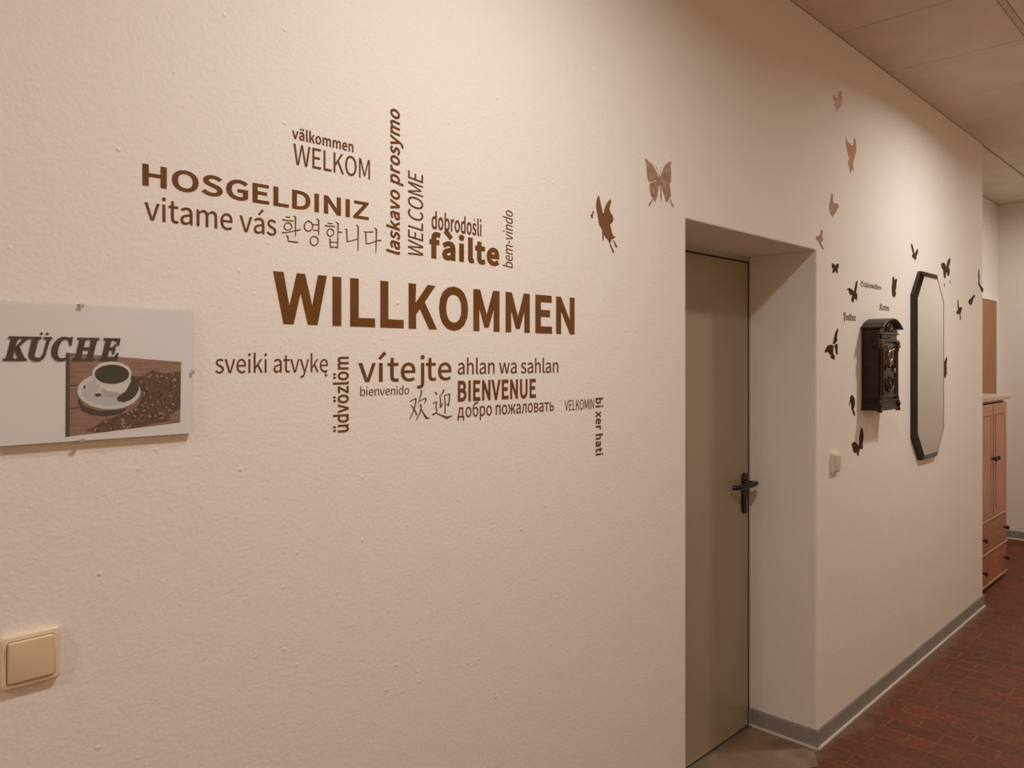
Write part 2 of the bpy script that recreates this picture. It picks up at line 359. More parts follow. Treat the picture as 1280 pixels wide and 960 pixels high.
# ------------------------------------------------------------------ outlines and layouts (metres or 0.1 mm on the wall)
# letter outlines (1000 units to the em): contours split by '|'
SANS = {
 '-': '46,245 302,245 302,315 46,315',
 'B': '101,0 334,0 446,13 534,53 591,120 611,215 600,282 569,333 522,369 462,389 462,394 508,418 542,455 562,501 569,553 551,635 499,691 419,722 318,732 101,732|193,421 193,659 306,659 381,653 435,632 467,596 478,541 468,491 437,453 382,430 302,421|193,74 193,350 321,350 406,342 469,318 507,277 520,218 507,154 468,109 405,82 321,74',
 'C': '376,-13 443,-6 503,14 555,47 601,92 550,151 514,116 474,90 430,74 380,68 286,89 214,149 169,244 153,368 169,492 216,585 289,644 383,664 442,655 491,631 533,595 583,655 547,689 500,718 445,738 382,745 253,719 151,644 83,525 58,365 82,206 149,87 250,13',
 'D': '101,0 288,0 434,25 541,97 606,213 628,368 606,524 540,638 432,708 284,732 101,732|193,76 193,657 276,657 389,638 469,582 517,492 533,368 517,245 469,153 389,96 276,76',
 'E': '101,0 533,0 533,79 193,79 193,346 470,346 470,424 193,424 193,654 522,654 522,732 101,732',
 'G': '388,-13 458,-7 520,11 573,38 614,72 614,379 373,379 373,303 529,303 529,111 494,88 448,73 397,68 293,89 216,149 169,244 153,368 170,492 219,585 296,644 396,664 447,659 489,644 524,622 554,595 604,655 568,688 521,716 463,737 393,745 259,719 153,644 83,525 58,365 82,206 151,87 256,13',
 'H': '101,0 193,0 193,346 534,346 534,0 627,0 627,732 534,732 534,425 193,425 193,732 101,732',
 'I': '101,0 193,0 193,732 101,732',
 'K': '101,0 193,0 193,232 319,381 538,0 641,0 376,454 606,732 501,732 193,364 193,732 101,732',
 'L': '101,0 513,0 513,79 193,79 193,732 101,732',
 'M': '101,0 184,0 180,513 172,621 176,621 373,74 435,74 632,621 636,621 624,405 624,0 710,0 710,732 599,732 408,188 404,188 212,732 101,732',
 'N': '101,0 188,0 184,500 177,613 181,613 260,462 526,0 621,0 621,732 533,732 537,235 546,120 541,120 462,271 195,732 101,732',
 'O': '370,-13 497,14 596,90 660,210 683,368 660,526 596,645 497,719 370,745 244,719 145,645 81,526 58,368 81,210 145,90 244,14|370,68 281,89 212,150 168,244 153,368 168,492 212,585 281,644 370,664 460,644 529,585 573,492 588,368 573,244 529,150 460,89',
 'S': '304,-13 407,3 485,47 535,113 552,195 541,266 509,320 461,360 255,455 215,479 187,512 176,558 185,602 213,635 256,657 313,664 361,659 405,646 444,624 479,596 527,655 484,691 433,720 376,738 313,745 220,731 147,690 99,629 82,551 96,481 131,428 179,390 384,295 423,269 449,235 458,187 448,138 418,101 369,77 305,68 248,74 195,93 146,121 103,159 48,95 100,50 160,16 229,-5',
 'U': '360,-13 464,3 548,56 603,153 623,302 623,732 534,732 534,300 521,189 484,118 429,79 360,68 293,79 239,118 203,189 190,300 190,732 98,732 98,302 118,153 173,56 256,3',
 'V': '235,0 342,0 574,732 480,732 292,94 288,94 98,732 1,732',
 'W': '181,0 291,0 436,608 440,608 476,441 587,0 699,0 850,732 762,732 683,334 643,96 637,96 585,334 483,732 398,732 246,96 242,96 121,732 26,732',
 'Z': '50,0 555,0 555,79 164,79 550,677 550,732 85,732 85,654 436,654 50,56',
 'a': '217,-13 266,-7 312,10 399,65 407,0 482,0 482,334 472,425 438,495 380,540 295,556 231,550 174,533 123,510 82,485 117,422 191,462 234,475 280,480 335,469 369,438 386,394 391,344 242,317 139,277 78,219 59,141 71,75 104,27 154,-3|243,61 194,69 160,97 147,147 159,195 201,233 276,262 391,283 391,132 341,93 293,69',
 'b': '331,-13 420,7 495,64 547,156 566,280 552,394 511,481 443,537 351,556 305,550 261,534 219,510 180,480 184,795 92,795 92,0 165,0 173,56 226,19 279,-5|316,64 276,69 231,87 184,120 184,405 234,446 282,471 328,479 394,465 438,424 463,361 471,279 460,189 427,121 378,79',
 'd': '277,-13 324,-7 368,10 407,34 444,64 452,0 527,0 527,795 435,795 435,586 440,493 394,527 345,549 288,556 199,536 124,479 72,389 53,271 69,150 114,61 184,6|297,64 233,78 186,119 157,184 147,272 159,356 193,422 242,464 304,479 348,474 391,455 435,422 435,138 391,96 345,72',
 'e': '312,-13 363,-9 410,3 452,20 489,42 457,103 416,80 371,65 322,60 251,73 195,111 158,171 142,250 507,250 511,302 497,407 455,487 387,538 295,556 204,536 127,480 72,390 52,271 72,151 127,62 210,6|141,315 159,386 194,439 241,472 297,483 353,472 396,440 422,387 431,315',
 'f': '33,468 107,468 107,0 198,0 198,468 313,468 313,542 198,542 198,628 206,687 232,723 275,735 336,720 356,791 298,806 265,808 194,795 145,760 116,703 107,629 107,542 33,537',
 'h': '92,0 184,0 184,393 234,439 280,467 332,476 378,468 410,442 428,397 434,332 434,0 525,0 525,344 515,435 485,502 433,542 359,556 307,549 261,530 219,501 180,465 184,795 92,795',
 'i': '92,0 184,0 184,542 92,542|138,654 170,662 191,683 199,715 191,746 170,766 138,774 106,766 85,746 78,715 85,683 106,662',
 'j': '35,-242 104,-229 150,-193 176,-137 184,-62 184,542 93,542 93,-62 88,-119 67,-156 26,-169 -26,-159 -44,-228 5,-240|138,654 169,662 191,683 199,715 191,746 169,766 138,774 106,766 85,746 77,715 85,683 106,662',
 'k': '92,0 182,0 182,143 284,262 442,0 541,0 337,324 517,542 415,542 186,257 182,257 182,795 92,795',
 'l': '188,-13 241,-5 228,65 209,63 196,67 187,79 184,795 92,795 92,108 102,42 133,1',
 'm': '92,0 184,0 184,393 232,440 277,467 320,476 364,468 396,442 414,397 420,332 420,0 511,0 511,393 560,440 605,467 648,476 693,468 724,442 743,397 749,332 749,0 840,0 840,344 830,435 800,502 748,542 676,556 628,549 582,527 539,494 496,452 475,496 445,528 402,549 347,556 300,549 256,529 215,500 176,463 167,542 92,542',
 'n': '92,0 184,0 184,393 234,439 280,467 332,476 378,468 410,442 428,397 434,332 434,0 525,0 525,344 515,435 485,502 433,542 359,556 307,549 260,529 217,500 176,463 167,542 92,542',
 'o': '303,-13 398,6 478,61 533,150 553,271 533,391 478,481 398,537 303,556 207,537 127,481 72,391 52,271 72,150 127,61 207,6|303,63 238,78 189,120 157,186 146,271 157,356 189,422 238,464 303,479 367,464 417,422 449,356 460,271 449,186 417,120 367,78',
 'p': '92,-229 184,-229 181,50 230,15 281,-6 331,-13 420,7 495,64 547,156 566,280 552,394 511,481 443,537 351,556 304,550 259,533 176,479 167,542 92,542|316,64 276,69 231,87 184,120 184,405 234,446 282,471 328,479 394,465 438,424 463,361 471,279 460,189 427,121 378,79',
 'r': '92,0 184,0 184,349 214,407 248,446 284,468 339,473 372,465 389,544 353,555 332,556 288,548 246,526 209,490 176,443 167,542 92,542',
 's': '234,-13 318,0 380,34 418,86 430,148 416,213 378,258 325,289 208,336 166,365 149,406 160,446 193,474 250,485 295,479 335,462 372,437 416,494 382,518 342,538 297,551 249,556 169,544 111,512 74,463 62,402 76,343 112,300 163,269 278,221 325,189 344,143 332,100 296,69 237,58 191,63 150,76 112,96 76,123 32,62 74,32 123,8 177,-7',
 't': '262,-13 330,-3 362,7 345,76 283,61 233,73 206,109 199,165 199,468 347,468 347,542 199,542 199,695 123,695 113,542 27,537 27,468 108,468 108,168 116,94 142,37 189,0',
 'v': '209,0 316,0 507,542 417,542 265,74 260,74 108,542 13,542',
 'w': '178,0 284,0 397,448 402,448 517,0 628,0 775,542 687,542 608,229 575,78 570,78 447,542 358,542 238,78 233,78 201,229 120,542 27,542',
 'x': '15,0 111,0 239,224 244,224 382,0 482,0 304,274 468,542 373,542 259,333 254,333 128,542 29,542 194,283',
 'y': '101,-234 173,-219 228,-179 271,-120 304,-46 507,542 418,542 321,242 277,88 272,88 108,542 13,542 231,-1 219,-42 190,-102 150,-143 97,-159 55,-150 37,-223',
 'z': '35,0 445,0 445,74 150,74 436,493 436,542 66,542 66,468 321,468 35,49',
 'à': '217,-13 266,-7 312,10 399,65 407,0 482,0 482,334 472,425 438,495 380,540 295,556 231,550 174,533 123,510 82,485 117,422 191,462 234,475 280,480 335,469 369,438 386,394 391,344 242,317 139,277 78,219 59,141 71,75 104,27 154,-3|243,61 194,69 160,97 147,147 159,195 201,233 276,262 391,283 391,132 341,93 293,69|315,639 361,685 203,871 140,811',
 'á': '217,-13 266,-7 312,10 399,65 407,0 482,0 482,334 472,425 438,495 380,540 295,556 231,550 174,533 123,510 82,485 117,422 191,462 234,475 280,480 335,469 369,438 386,394 391,344 242,317 139,277 78,219 59,141 71,75 104,27 154,-3|243,61 194,69 160,97 147,147 159,195 201,233 276,262 391,283 391,132 341,93 293,69|282,639 456,811 393,871 236,685',
 'ä': '217,-13 266,-7 312,10 399,65 407,0 482,0 482,334 472,425 438,495 380,540 295,556 231,550 174,533 123,510 82,485 117,422 191,462 234,475 280,480 335,469 369,438 386,394 391,344 242,317 139,277 78,219 59,141 71,75 104,27 154,-3|243,61 194,69 160,97 147,147 159,195 201,233 276,262 391,283 391,132 341,93 293,69|191,656 219,663 239,683 247,711 239,739 219,759 191,766 162,759 143,739 136,711 143,683 162,663|405,656 434,663 454,683 461,711 454,739 434,759 405,766 377,759 357,739 350,711 357,683 377,663',
 'í': '92,0 184,0 184,542 92,542|123,639 298,811 233,871 75,685',
 'ö': '303,-13 398,6 478,61 533,150 553,271 533,391 478,481 398,537 303,556 207,537 127,481 72,391 52,271 72,150 127,61 207,6|303,63 238,78 189,120 157,186 146,271 157,356 189,422 238,464 303,479 367,464 417,422 449,356 460,271 449,186 417,120 367,78|196,656 224,663 243,683 251,711 243,739 224,759 196,766 167,759 148,739 141,711 148,683 167,663|409,656 438,663 457,683 464,711 457,739 438,759 409,766 381,759 362,739 355,711 362,683 381,663',
 'ü': '251,-13 303,-6 349,14 390,45 432,85 439,0 515,0 515,542 424,542 424,158 387,116 353,88 317,71 278,66 231,74 200,100 182,145 176,210 176,542 84,542 84,199 94,107 124,41 176,1|195,656 223,663 243,683 251,711 243,739 223,759 195,766 167,759 147,739 140,711 147,683 167,663|409,656 438,663 458,683 465,711 458,739 438,759 409,766 381,759 362,739 355,711 362,683 381,663',
 'ę': '312,-13 363,-9 410,3 452,20 489,42 457,103 416,80 371,65 322,60 251,73 195,111 158,171 142,250 507,250 511,302 497,407 455,487 387,538 295,556 204,536 127,480 72,390 52,271 72,151 127,62 210,6|141,315 159,386 194,439 241,472 297,483 353,472 396,440 422,387 431,315|400,20 350,-40 330,-110 350,-165 400,-190 460,-185 490,-170 480,-125 440,-135 405,-120 398,-85 420,-40 470,20',
 'š': '234,-13 318,0 380,34 418,86 430,148 416,213 378,258 325,289 208,336 166,365 149,406 160,446 193,474 250,485 295,479 335,462 372,437 416,494 382,518 342,538 297,551 249,556 169,544 111,512 74,463 62,402 76,343 112,300 163,269 278,221 325,189 344,143 332,100 296,69 237,58 191,63 150,76 112,96 76,123 32,62 74,32 123,8 177,-7|101,790 159,790 233,700 307,790 365,790 271,625 195,625',
 'а': '217,-13 266,-7 312,10 399,65 407,0 482,0 482,334 472,425 438,495 380,540 295,556 231,550 174,533 123,510 82,485 117,422 191,462 234,475 280,480 335,469 369,438 386,394 391,344 242,317 139,277 78,219 59,141 71,75 104,27 154,-3|243,61 194,69 160,97 147,147 159,195 201,233 276,262 391,283 391,132 341,93 293,69',
 'б': '316,-13 408,7 483,63 534,152 553,269 537,375 492,455 423,505 336,522 284,516 235,499 190,470 151,429 175,563 226,638 305,676 461,705 498,716 529,732 512,815 448,793 259,751 152,682 84,550 60,329 77,183 127,76 207,10|147,354 189,401 231,431 272,447 313,452 376,439 422,402 450,345 459,269 449,185 418,120 373,78 315,63 242,80 189,128 157,206',
 'в': '92,0 310,0 396,9 463,37 507,85 523,155 514,206 490,244 453,269 409,285 409,289 458,313 488,352 499,404 485,468 444,510 381,535 300,542 92,542|182,315 182,477 291,477 359,468 398,440 410,396 398,353 357,325 285,315|182,65 182,250 294,250 371,239 418,208 433,161 419,109 374,76 299,65',
 'д': '110,0 480,0 480,-192 559,-192 568,74 489,74 489,542 154,542 108,195 90,129 70,92 48,74 22,74 31,-192 110,-192|145,74 180,153 205,285 226,468 398,468 398,74',
 'ж': '15,0 113,0 250,245 339,245 339,0 420,0 420,245 509,245 645,0 744,0 573,284 617,393 642,441 668,462 695,467 713,464 729,550 697,556 656,551 619,533 586,497 555,440 506,319 420,319 420,542 339,542 339,319 253,319 204,440 173,497 140,533 103,551 39,554 29,550 46,464 64,467 91,462 117,441 142,393 186,284',
 'л': '61,-13 114,-2 156,32 186,88 204,167 240,468 408,468 408,0 500,0 500,542 168,542 126,190 112,124 87,87 44,75 28,79 11,-5',
 'о': '303,-13 398,6 478,61 533,150 553,271 533,391 478,481 398,537 303,556 207,537 127,481 72,391 52,271 72,150 127,61 207,6|303,63 238,78 189,120 157,186 146,271 157,356 189,422 238,464 303,479 367,464 417,422 449,356 460,271 449,186 417,120 367,78',
 'п': '92,0 184,0 184,468 434,468 434,0 525,0 525,542 92,542',
 'р': '92,-229 184,-229 181,50 230,15 281,-6 331,-13 420,7 495,64 547,156 566,280 552,394 511,481 443,537 351,556 304,550 259,533 176,479 167,542 92,542|316,64 276,69 231,87 184,120 184,405 234,446 282,471 328,479 394,465 438,424 463,361 471,279 460,189 427,121 378,79',
 'т': '211,0 302,0 302,468 484,468 484,542 29,542 29,468 211,468',
 'ь': '92,0 286,0 374,10 442,41 486,95 501,173 486,249 442,302 374,333 286,343 184,343 184,542 92,542|184,73 184,272 276,272 352,261 397,229 411,173 397,116 352,83 276,73'}
GOTHIC = {
 'S': '305,-11 180,48 91,148 47,282 50,395 93,512 178,610 296,677 440,691 619,599 668,626 660,690 689,684 690,625 651,581 550,536 353,638 264,633 164,565 104,448 99,336 138,223 247,110 403,50 528,59 625,116 676,209 675,288 641,357 584,397 514,396 311,311 217,405 199,466 215,523 257,565 316,580 382,561 432,506 414,494 373,541 317,558 250,532 229,503 227,436 268,395 330,395 510,473 601,436 681,338 701,250 684,152 634,71 557,13 459,-18',
 'c': '152,-22 140,-15 147,-4 75,60 56,149 66,363 188,473 257,430 274,437 286,426 223,373 155,420 122,375 132,109 194,67 266,116 280,105',
 'h': '168,-189 151,-178 235,-45 286,72 303,175 291,249 256,323 199,397 129,333 131,84 155,63 198,100 210,85 128,-22 109,-22 62,25 36,36 36,54 57,66 60,595 47,624 61,634 88,583 115,635 158,666 217,676 217,656 174,647 137,601 129,360 252,473 347,309 360,225 339,107 275,-31',
 'l': '119,-22 69,24 36,36 36,54 57,66 60,595 47,624 61,634 88,583 115,635 158,666 217,676 217,656 174,647 137,601 140,75 191,64 224,87 237,73',
 'u': '140,-22 57,31 57,51 75,65 68,379 55,391 36,375 21,387 96,473 136,422 151,78 201,64 282,132 274,388 250,404 250,424 285,441 304,473 325,473 345,441 379,424 379,404 355,388 350,73 360,65 388,91 403,79 319,-22 305,-14 311,-6 282,56 282,102',
 'e': '175,-22 81,52 56,141 65,357 201,473 222,473 303,305 122,158 152,92 208,67 263,88 294,113 305,102|120,182 242,288 169,419 123,371 121,360 120,348',
 'b': '42,42 42,61 64,89 60,595 47,624 61,634 88,583 115,635 158,666 217,676 217,656 174,647 137,601 129,378 268,473 279,461 269,446 358,281 357,205 316,121 180,-22|284,123 305,191 242,347 206,406 129,353 131,90 210,47',
 'o': '177,-22 159,-1 42,42 42,61 61,85 60,388 268,473 278,456 263,448 354,282 347,181 260,49 196,-22|246,61 298,166 295,232 189,420 129,395 129,93 213,51',
 'x': '281,-27 267,-18 273,-6 244,39 189,180 91,-20 76,-20 33,52 33,72 69,129 86,129 117,73 177,204 80,393 54,366 38,380 123,475 135,463 132,449 209,292 297,469 316,469 353,401 320,320 303,320 273,375 220,268 305,74 320,63 346,85 359,74',
 'K': '51,-9 36,-16 18,-6 19,60 4,88 18,107 82,103 102,115 119,104 113,36 146,4 214,10 239,39 248,88 236,164 201,252 81,474 153,600 240,667 327,695 462,687 536,652 618,561 635,498 627,474 585,473 586,535 539,613 452,664 342,673 214,614 164,538 167,480 275,291 237,437 259,492 402,578 422,578 528,446 528,425 410,349 552,60 589,54 608,62 620,47 533,-20 476,29 360,294 344,303 285,268 310,140 294,51 247,-4 214,-18|292,302 441,407 349,508 274,469 260,420 262,407',
 'a': '115,-22 28,149 25,252 91,380 190,473 350,400 350,381 321,351 320,129 329,79 355,62 381,84 396,72 318,-22 303,-14 310,-4 256,72 255,100|193,76 255,125 255,364 163,422 119,376 92,320 93,185 159,68',
 'r': '152,-22 43,50 43,67 69,81 78,114 68,375 55,386 33,367 20,379 101,473 116,464 117,438 142,388 142,360 215,473 231,473 275,403 275,378 238,320 220,320 182,385 142,289 150,79 201,60 250,102 264,87',
 't': '134,-24 118,-17 122,-7 51,32 51,50 74,65 78,380 30,380 30,402 127,539 143,579 163,579 142,436 228,436 228,380 142,380 142,80 191,64 215,84 227,70',
 'n': '100,-24 79,10 45,27 45,46 70,62 69,377 58,388 36,367 20,379 102,473 136,413 142,348 265,473 285,473 350,418 371,413 371,395 354,379 353,70 366,62 393,84 408,73 333,-24 319,-14 325,-4 284,38 275,373 235,400 142,319 150,62 175,46 175,27 140,10 120,-24',
 'P': '236,-187 214,46 146,69 124,60 101,32 85,41 146,162 163,158 174,135 213,121 213,468 202,556 168,609 112,626 77,619 48,599 29,568 30,483 69,427 123,401 119,379 56,410 14,463 0,531 20,614 73,674 146,696 216,679 263,626 286,539 412,656 485,698 497,683 476,650 594,302 559,174 407,-22 287,24 259,-187|440,55 518,179 527,275 402,621 289,507 289,98 416,53',
 's': '150,-22 28,68 28,86 81,129 104,183 32,326 57,371 185,467 268,429 313,443 328,486 311,539 269,560 238,547 222,510 182,534 225,579 291,578 342,524 345,459 317,404 247,314 321,253 346,177 331,112 285,56 167,-22|161,236 259,361 128,409 88,360 134,286 149,261|249,53 292,110 291,161 220,244 196,245 93,116 203,42',
 'ü': '140,-22 57,31 57,51 75,65 68,379 55,391 36,375 21,387 96,473 136,422 151,78 201,64 282,132 274,388 250,404 250,424 285,441 304,473 325,473 345,441 379,424 379,404 355,388 350,73 360,65 388,91 403,79 319,-22 305,-14 311,-6 282,56 282,102|182,585 173,611 150,627 123,627 100,611 92,585 100,558 123,542 150,542 173,558|332,585 323,611 300,627 273,627 250,611 242,585 250,558 273,542 300,542 323,558'}
SLAB = {
 'K': '-50,0 -50,23 1,31 24,48 50,101 178,580 179,618 164,639 110,652 110,676 425,676 425,652 373,644 350,627 325,575 270,358 516,584 535,621 529,636 511,647 481,654 481,676 689,676 689,652 658,645 583,588 383,401 539,66 559,41 585,29 604,26 604,0 321,0 321,26 376,34 386,49 377,95 260,330 194,71 202,44 224,30 265,23 265,0',
 'C': '303,-17 224,-9 157,15 103,54 63,107 38,172 30,247 36,321 69,429 125,527 201,609 278,658 327,678 378,690 464,693 610,666 625,669 637,678 647,694 674,694 631,462 601,464 592,549 581,582 566,609 546,631 495,656 463,659 429,655 395,644 363,627 303,569 251,484 208,374 186,265 183,214 194,137 208,106 227,79 250,58 278,42 309,33 344,30 402,38 456,62 506,102 552,158 580,136 523,69 458,21 385,-8',
 'H': '-50,0 -50,23 1,31 24,48 50,101 178,580 178,620 163,640 110,652 110,676 425,676 425,652 373,644 350,627 325,575 271,378 512,378 567,605 560,631 536,646 496,652 496,676 812,676 812,652 762,645 739,630 713,579 581,72 589,45 611,30 652,23 652,0 336,0 336,23 387,31 411,48 437,101 500,331 259,331 194,71 202,46 226,30 265,23 265,0',
 'E': '-50,0 -50,23 1,31 24,48 50,101 178,580 179,618 164,639 110,652 110,676 648,676 610,487 582,487 580,533 572,565 558,590 539,610 515,625 447,642 355,637 330,596 272,376 362,380 406,394 440,420 480,483 505,483 433,204 411,204 409,276 399,302 384,320 347,336 263,340 191,65 198,47 217,37 326,38 409,59 456,85 499,123 558,204 583,204 525,0',
 'Ü': '239,-14 194,-5 155,11 123,32 97,59 79,89 68,124 69,207 172,604 165,634 142,648 100,654 100,676 410,676 410,653 360,646 330,620 309,564 206,172 208,118 219,93 237,71 275,49 322,41 391,54 430,77 464,115 510,205 614,571 616,590 610,615 595,633 570,646 535,652 535,676 742,676 742,651 706,637 682,609 650,523 536,153 501,87 460,38 413,7 356,-11 325,-16|508,760 494,801 459,826 416,826 381,801 368,760 381,718 416,693 459,693 494,718|688,760 674,801 639,826 596,826 561,801 548,760 561,718 596,693 639,693 674,718'}
WORDS = [
 ('välkommen', 22, 0, 0, 'x', 0.7502, 0.8878, 2.0232, 2.0391, 'small bold brown wall lettering "välkommen" above "WELKOM"'),
 ('WELKOM', 0, 0, 0, 'c', 0.7529, 0.9283, 1.9745, 2.0143, 'thin brown wall lettering "WELKOM" above "HOSGELDINIZ"'),
 ('HOSGELDINIZ', 26, 0, 0, 'c', 0.4767, 0.9251, 1.8898, 1.9257, 'wide bold golden-brown wall lettering "HOSGELDINIZ"'),
 ('vitame vás', 2, 0, 0, 'x', 0.48, 0.7175, 1.8334, 1.8622, 'brown wall lettering "vitame vás" below "HOSGELDINIZ"'),
 ('laskavo prosymo', 26, 0.18, 90, 'x', 1.8254, 2.1356, 1.0052, 0.9806, 'bold slanted brown wall lettering "laskavo prosymo" reading upwards'),
 ('WELCOME', 0, 0.18, 90, 'c', 1.8293, 2.0115, 1.0687, 1.0274, 'thin slanted brown wall lettering "WELCOME" reading upwards'),
 ('dobrodošli', 22, 0, 0, 'x', 1.0929, 1.2448, 1.8926, 1.921, 'narrow brown wall lettering "dobrodošli" above "fàilte"'),
 ('fàilte', 48, 0, 0, 'x', 1.0868, 1.3041, 1.8269, 1.8693, 'heavy bold brown wall lettering "fàilte" above "WILLKOMMEN"'),
 ('bem-vindo', 0, 0.16, 90, 'x', 1.8261, 1.9668, 1.3501, 1.3269, 'small thin slanted brown wall lettering "bem-vindo" reading upwards'),
 ('WILLKOMMEN', 34, 0, 0, 'c', 0.711, 1.5867, 1.6684, 1.7667, 'largest and boldest brown wall lettering "WILLKOMMEN" at the centre'),
 ('sveiki atvykę', -2, 0, 0, 'x', 0.6001, 0.8282, 1.5768, 1.6018, 'brown wall lettering "sveiki atvykę" below and left of "WILLKOMMEN"'),
 ('üdvözlöm', 18, 0, 90, 'x', 1.4547, 1.6068, 0.8765, 0.8513, 'brown wall lettering "üdvözlöm" reading upwards left of "vítejte"'),
 ('vítejte', 8, 0, 0, 'x', 0.8999, 1.1509, 1.5546, 1.5939, 'medium brown wall lettering "vítejte" below "WILLKOMMEN"'),
 ('bienvenido', -5, 0, 0, 'x', 0.9046, 1.0301, 1.5262, 1.5393, 'small thin brown wall lettering "bienvenido" below "vítejte"'),
 ('ahlan wa sahlan', 5, 0, 0, 'x', 1.1706, 1.5206, 1.5672, 1.5935, 'brown wall lettering "ahlan wa sahlan" above "BIENVENUE"'),
 ('BIENVENUE', 32, 0, 0, 'c', 1.1706, 1.4341, 1.5041, 1.5525, 'narrow bold brown wall lettering "BIENVENUE" below "ahlan wa sahlan"'),
 ('добро пожаловать', 6, 0, 0, 'x', 1.1696, 1.5026, 1.4677, 1.491, 'brown wall lettering in Cyrillic script below "BIENVENUE"'),
 ('VELKOMIN', -4, 0, 0, 'c', 1.5467, 1.6703, 1.4659, 1.4931, 'small thin brown wall lettering "VELKOMIN" at lower right'),
 ('bi xer hati', 34, 0, -90, 'x', 1.4951, 1.3349, 1.6775, 1.7007, 'bold dark brown wall lettering "bi xer hati" reading downwards')]
GOTHIC_WORDS = [
 ('Schlusselbox', 10, 0, 0, 'f', 3.608, 3.8718, 1.9358, 1.9611, 'longest of three small dark gothic wall words, right of a butterfly'),
 ('Karten', 10, 0, 0, 'f', 3.8453, 3.9778, 1.8397, 1.8716, 'small dark gothic wall word directly above the bronze mailbox'),
 ('Postbox', 10, 0, 0, 'f', 3.4085, 3.5526, 1.775, 1.8097, 'small dark gothic wall word left of and above the bronze mailbox')]
SIGN_WORD = (0.2774, 0.4391, 1.5999, 1.6337)
HANZI = [[[(10336, 15087), (10420, 15133), (10486, 15151), (10478, 15138), (10509, 15146), (10484, 15173), (10410, 15147), (10319, 15109)], [(10466, 15163), (10470, 15094), (10442, 14977), (10392, 14860), (10315, 14729), (10335, 14721), (10413, 14852), (10469, 14970), (10500, 15090), (10504, 15161)], [(10345, 15030), (10403, 14949), (10464, 14867), (10496, 14792), (10524, 14798), (10493, 14877), (10428, 14961), (10355, 15035)], [(10617, 15342), (10625, 15290), (10588, 15171), (10543, 15031), (10553, 15028), (10610, 15165), (10658, 15285), (10645, 15345)], [(10572, 15088), (10661, 15124), (10750, 15146), (10756, 15134), (10720, 15045), (10735, 15040), (10795, 15129), (10749, 15170), (10653, 15137), (10563, 15100)], [(10602, 15031), (10616, 14957), (10592, 14850), (10490, 14696), (10505, 14689), (10619, 14841), (10646, 14954), (10640, 15032)], [(10633, 14912), (10694, 14804), (10769, 14697), (10890, 14703), (10890, 14707), (10803, 14734), (10723, 14816), (10649, 14918)]], [[(11015, 15289), (11044, 15244), (11085, 15215), (11097, 15220), (11080, 15265), (11023, 15294)], [(11259, 15345), (11255, 15310), (11226, 15245), (11150, 15189), (11160, 15180), (11245, 15233), (11302, 15300), (11280, 15348)], [(11149, 15193), (11174, 15116), (11162, 14932), (11202, 14930), (11203, 15117), (11167, 15197)], [(11189, 14918), (11242, 14975), (11273, 15050), (11266, 15053), (11216, 14987), (11161, 14935)], [(11294, 15205), (11309, 15029), (11304, 14786), (11334, 14784), (11338, 15028), (11313, 15206)], [(11304, 15188), (11388, 15208), (11443, 15218), (11466, 15196), (11482, 15204), (11450, 15247), (11381, 15223), (11297, 15202)], [(11439, 15223), (11431, 15099), (11401, 14965), (11436, 14960), (11461, 15095), (11472, 15220)], [(11436, 14969), (11374, 15018), (11368, 15015), (11410, 14955)], [(10960, 15023), (11052, 15060), (11060, 15049), (11035, 14968), (11064, 14894), (11058, 14814), (11079, 14812), (11091, 14895), (11062, 14967), (11095, 15048), (11045, 15080), (10952, 15033)], [(10966, 14767), (11061, 14808), (11189, 14750), (11377, 14667), (11550, 14733), (11548, 14737), (11379, 14721), (11201, 14770), (11062, 14829), (10946, 14799)]]]
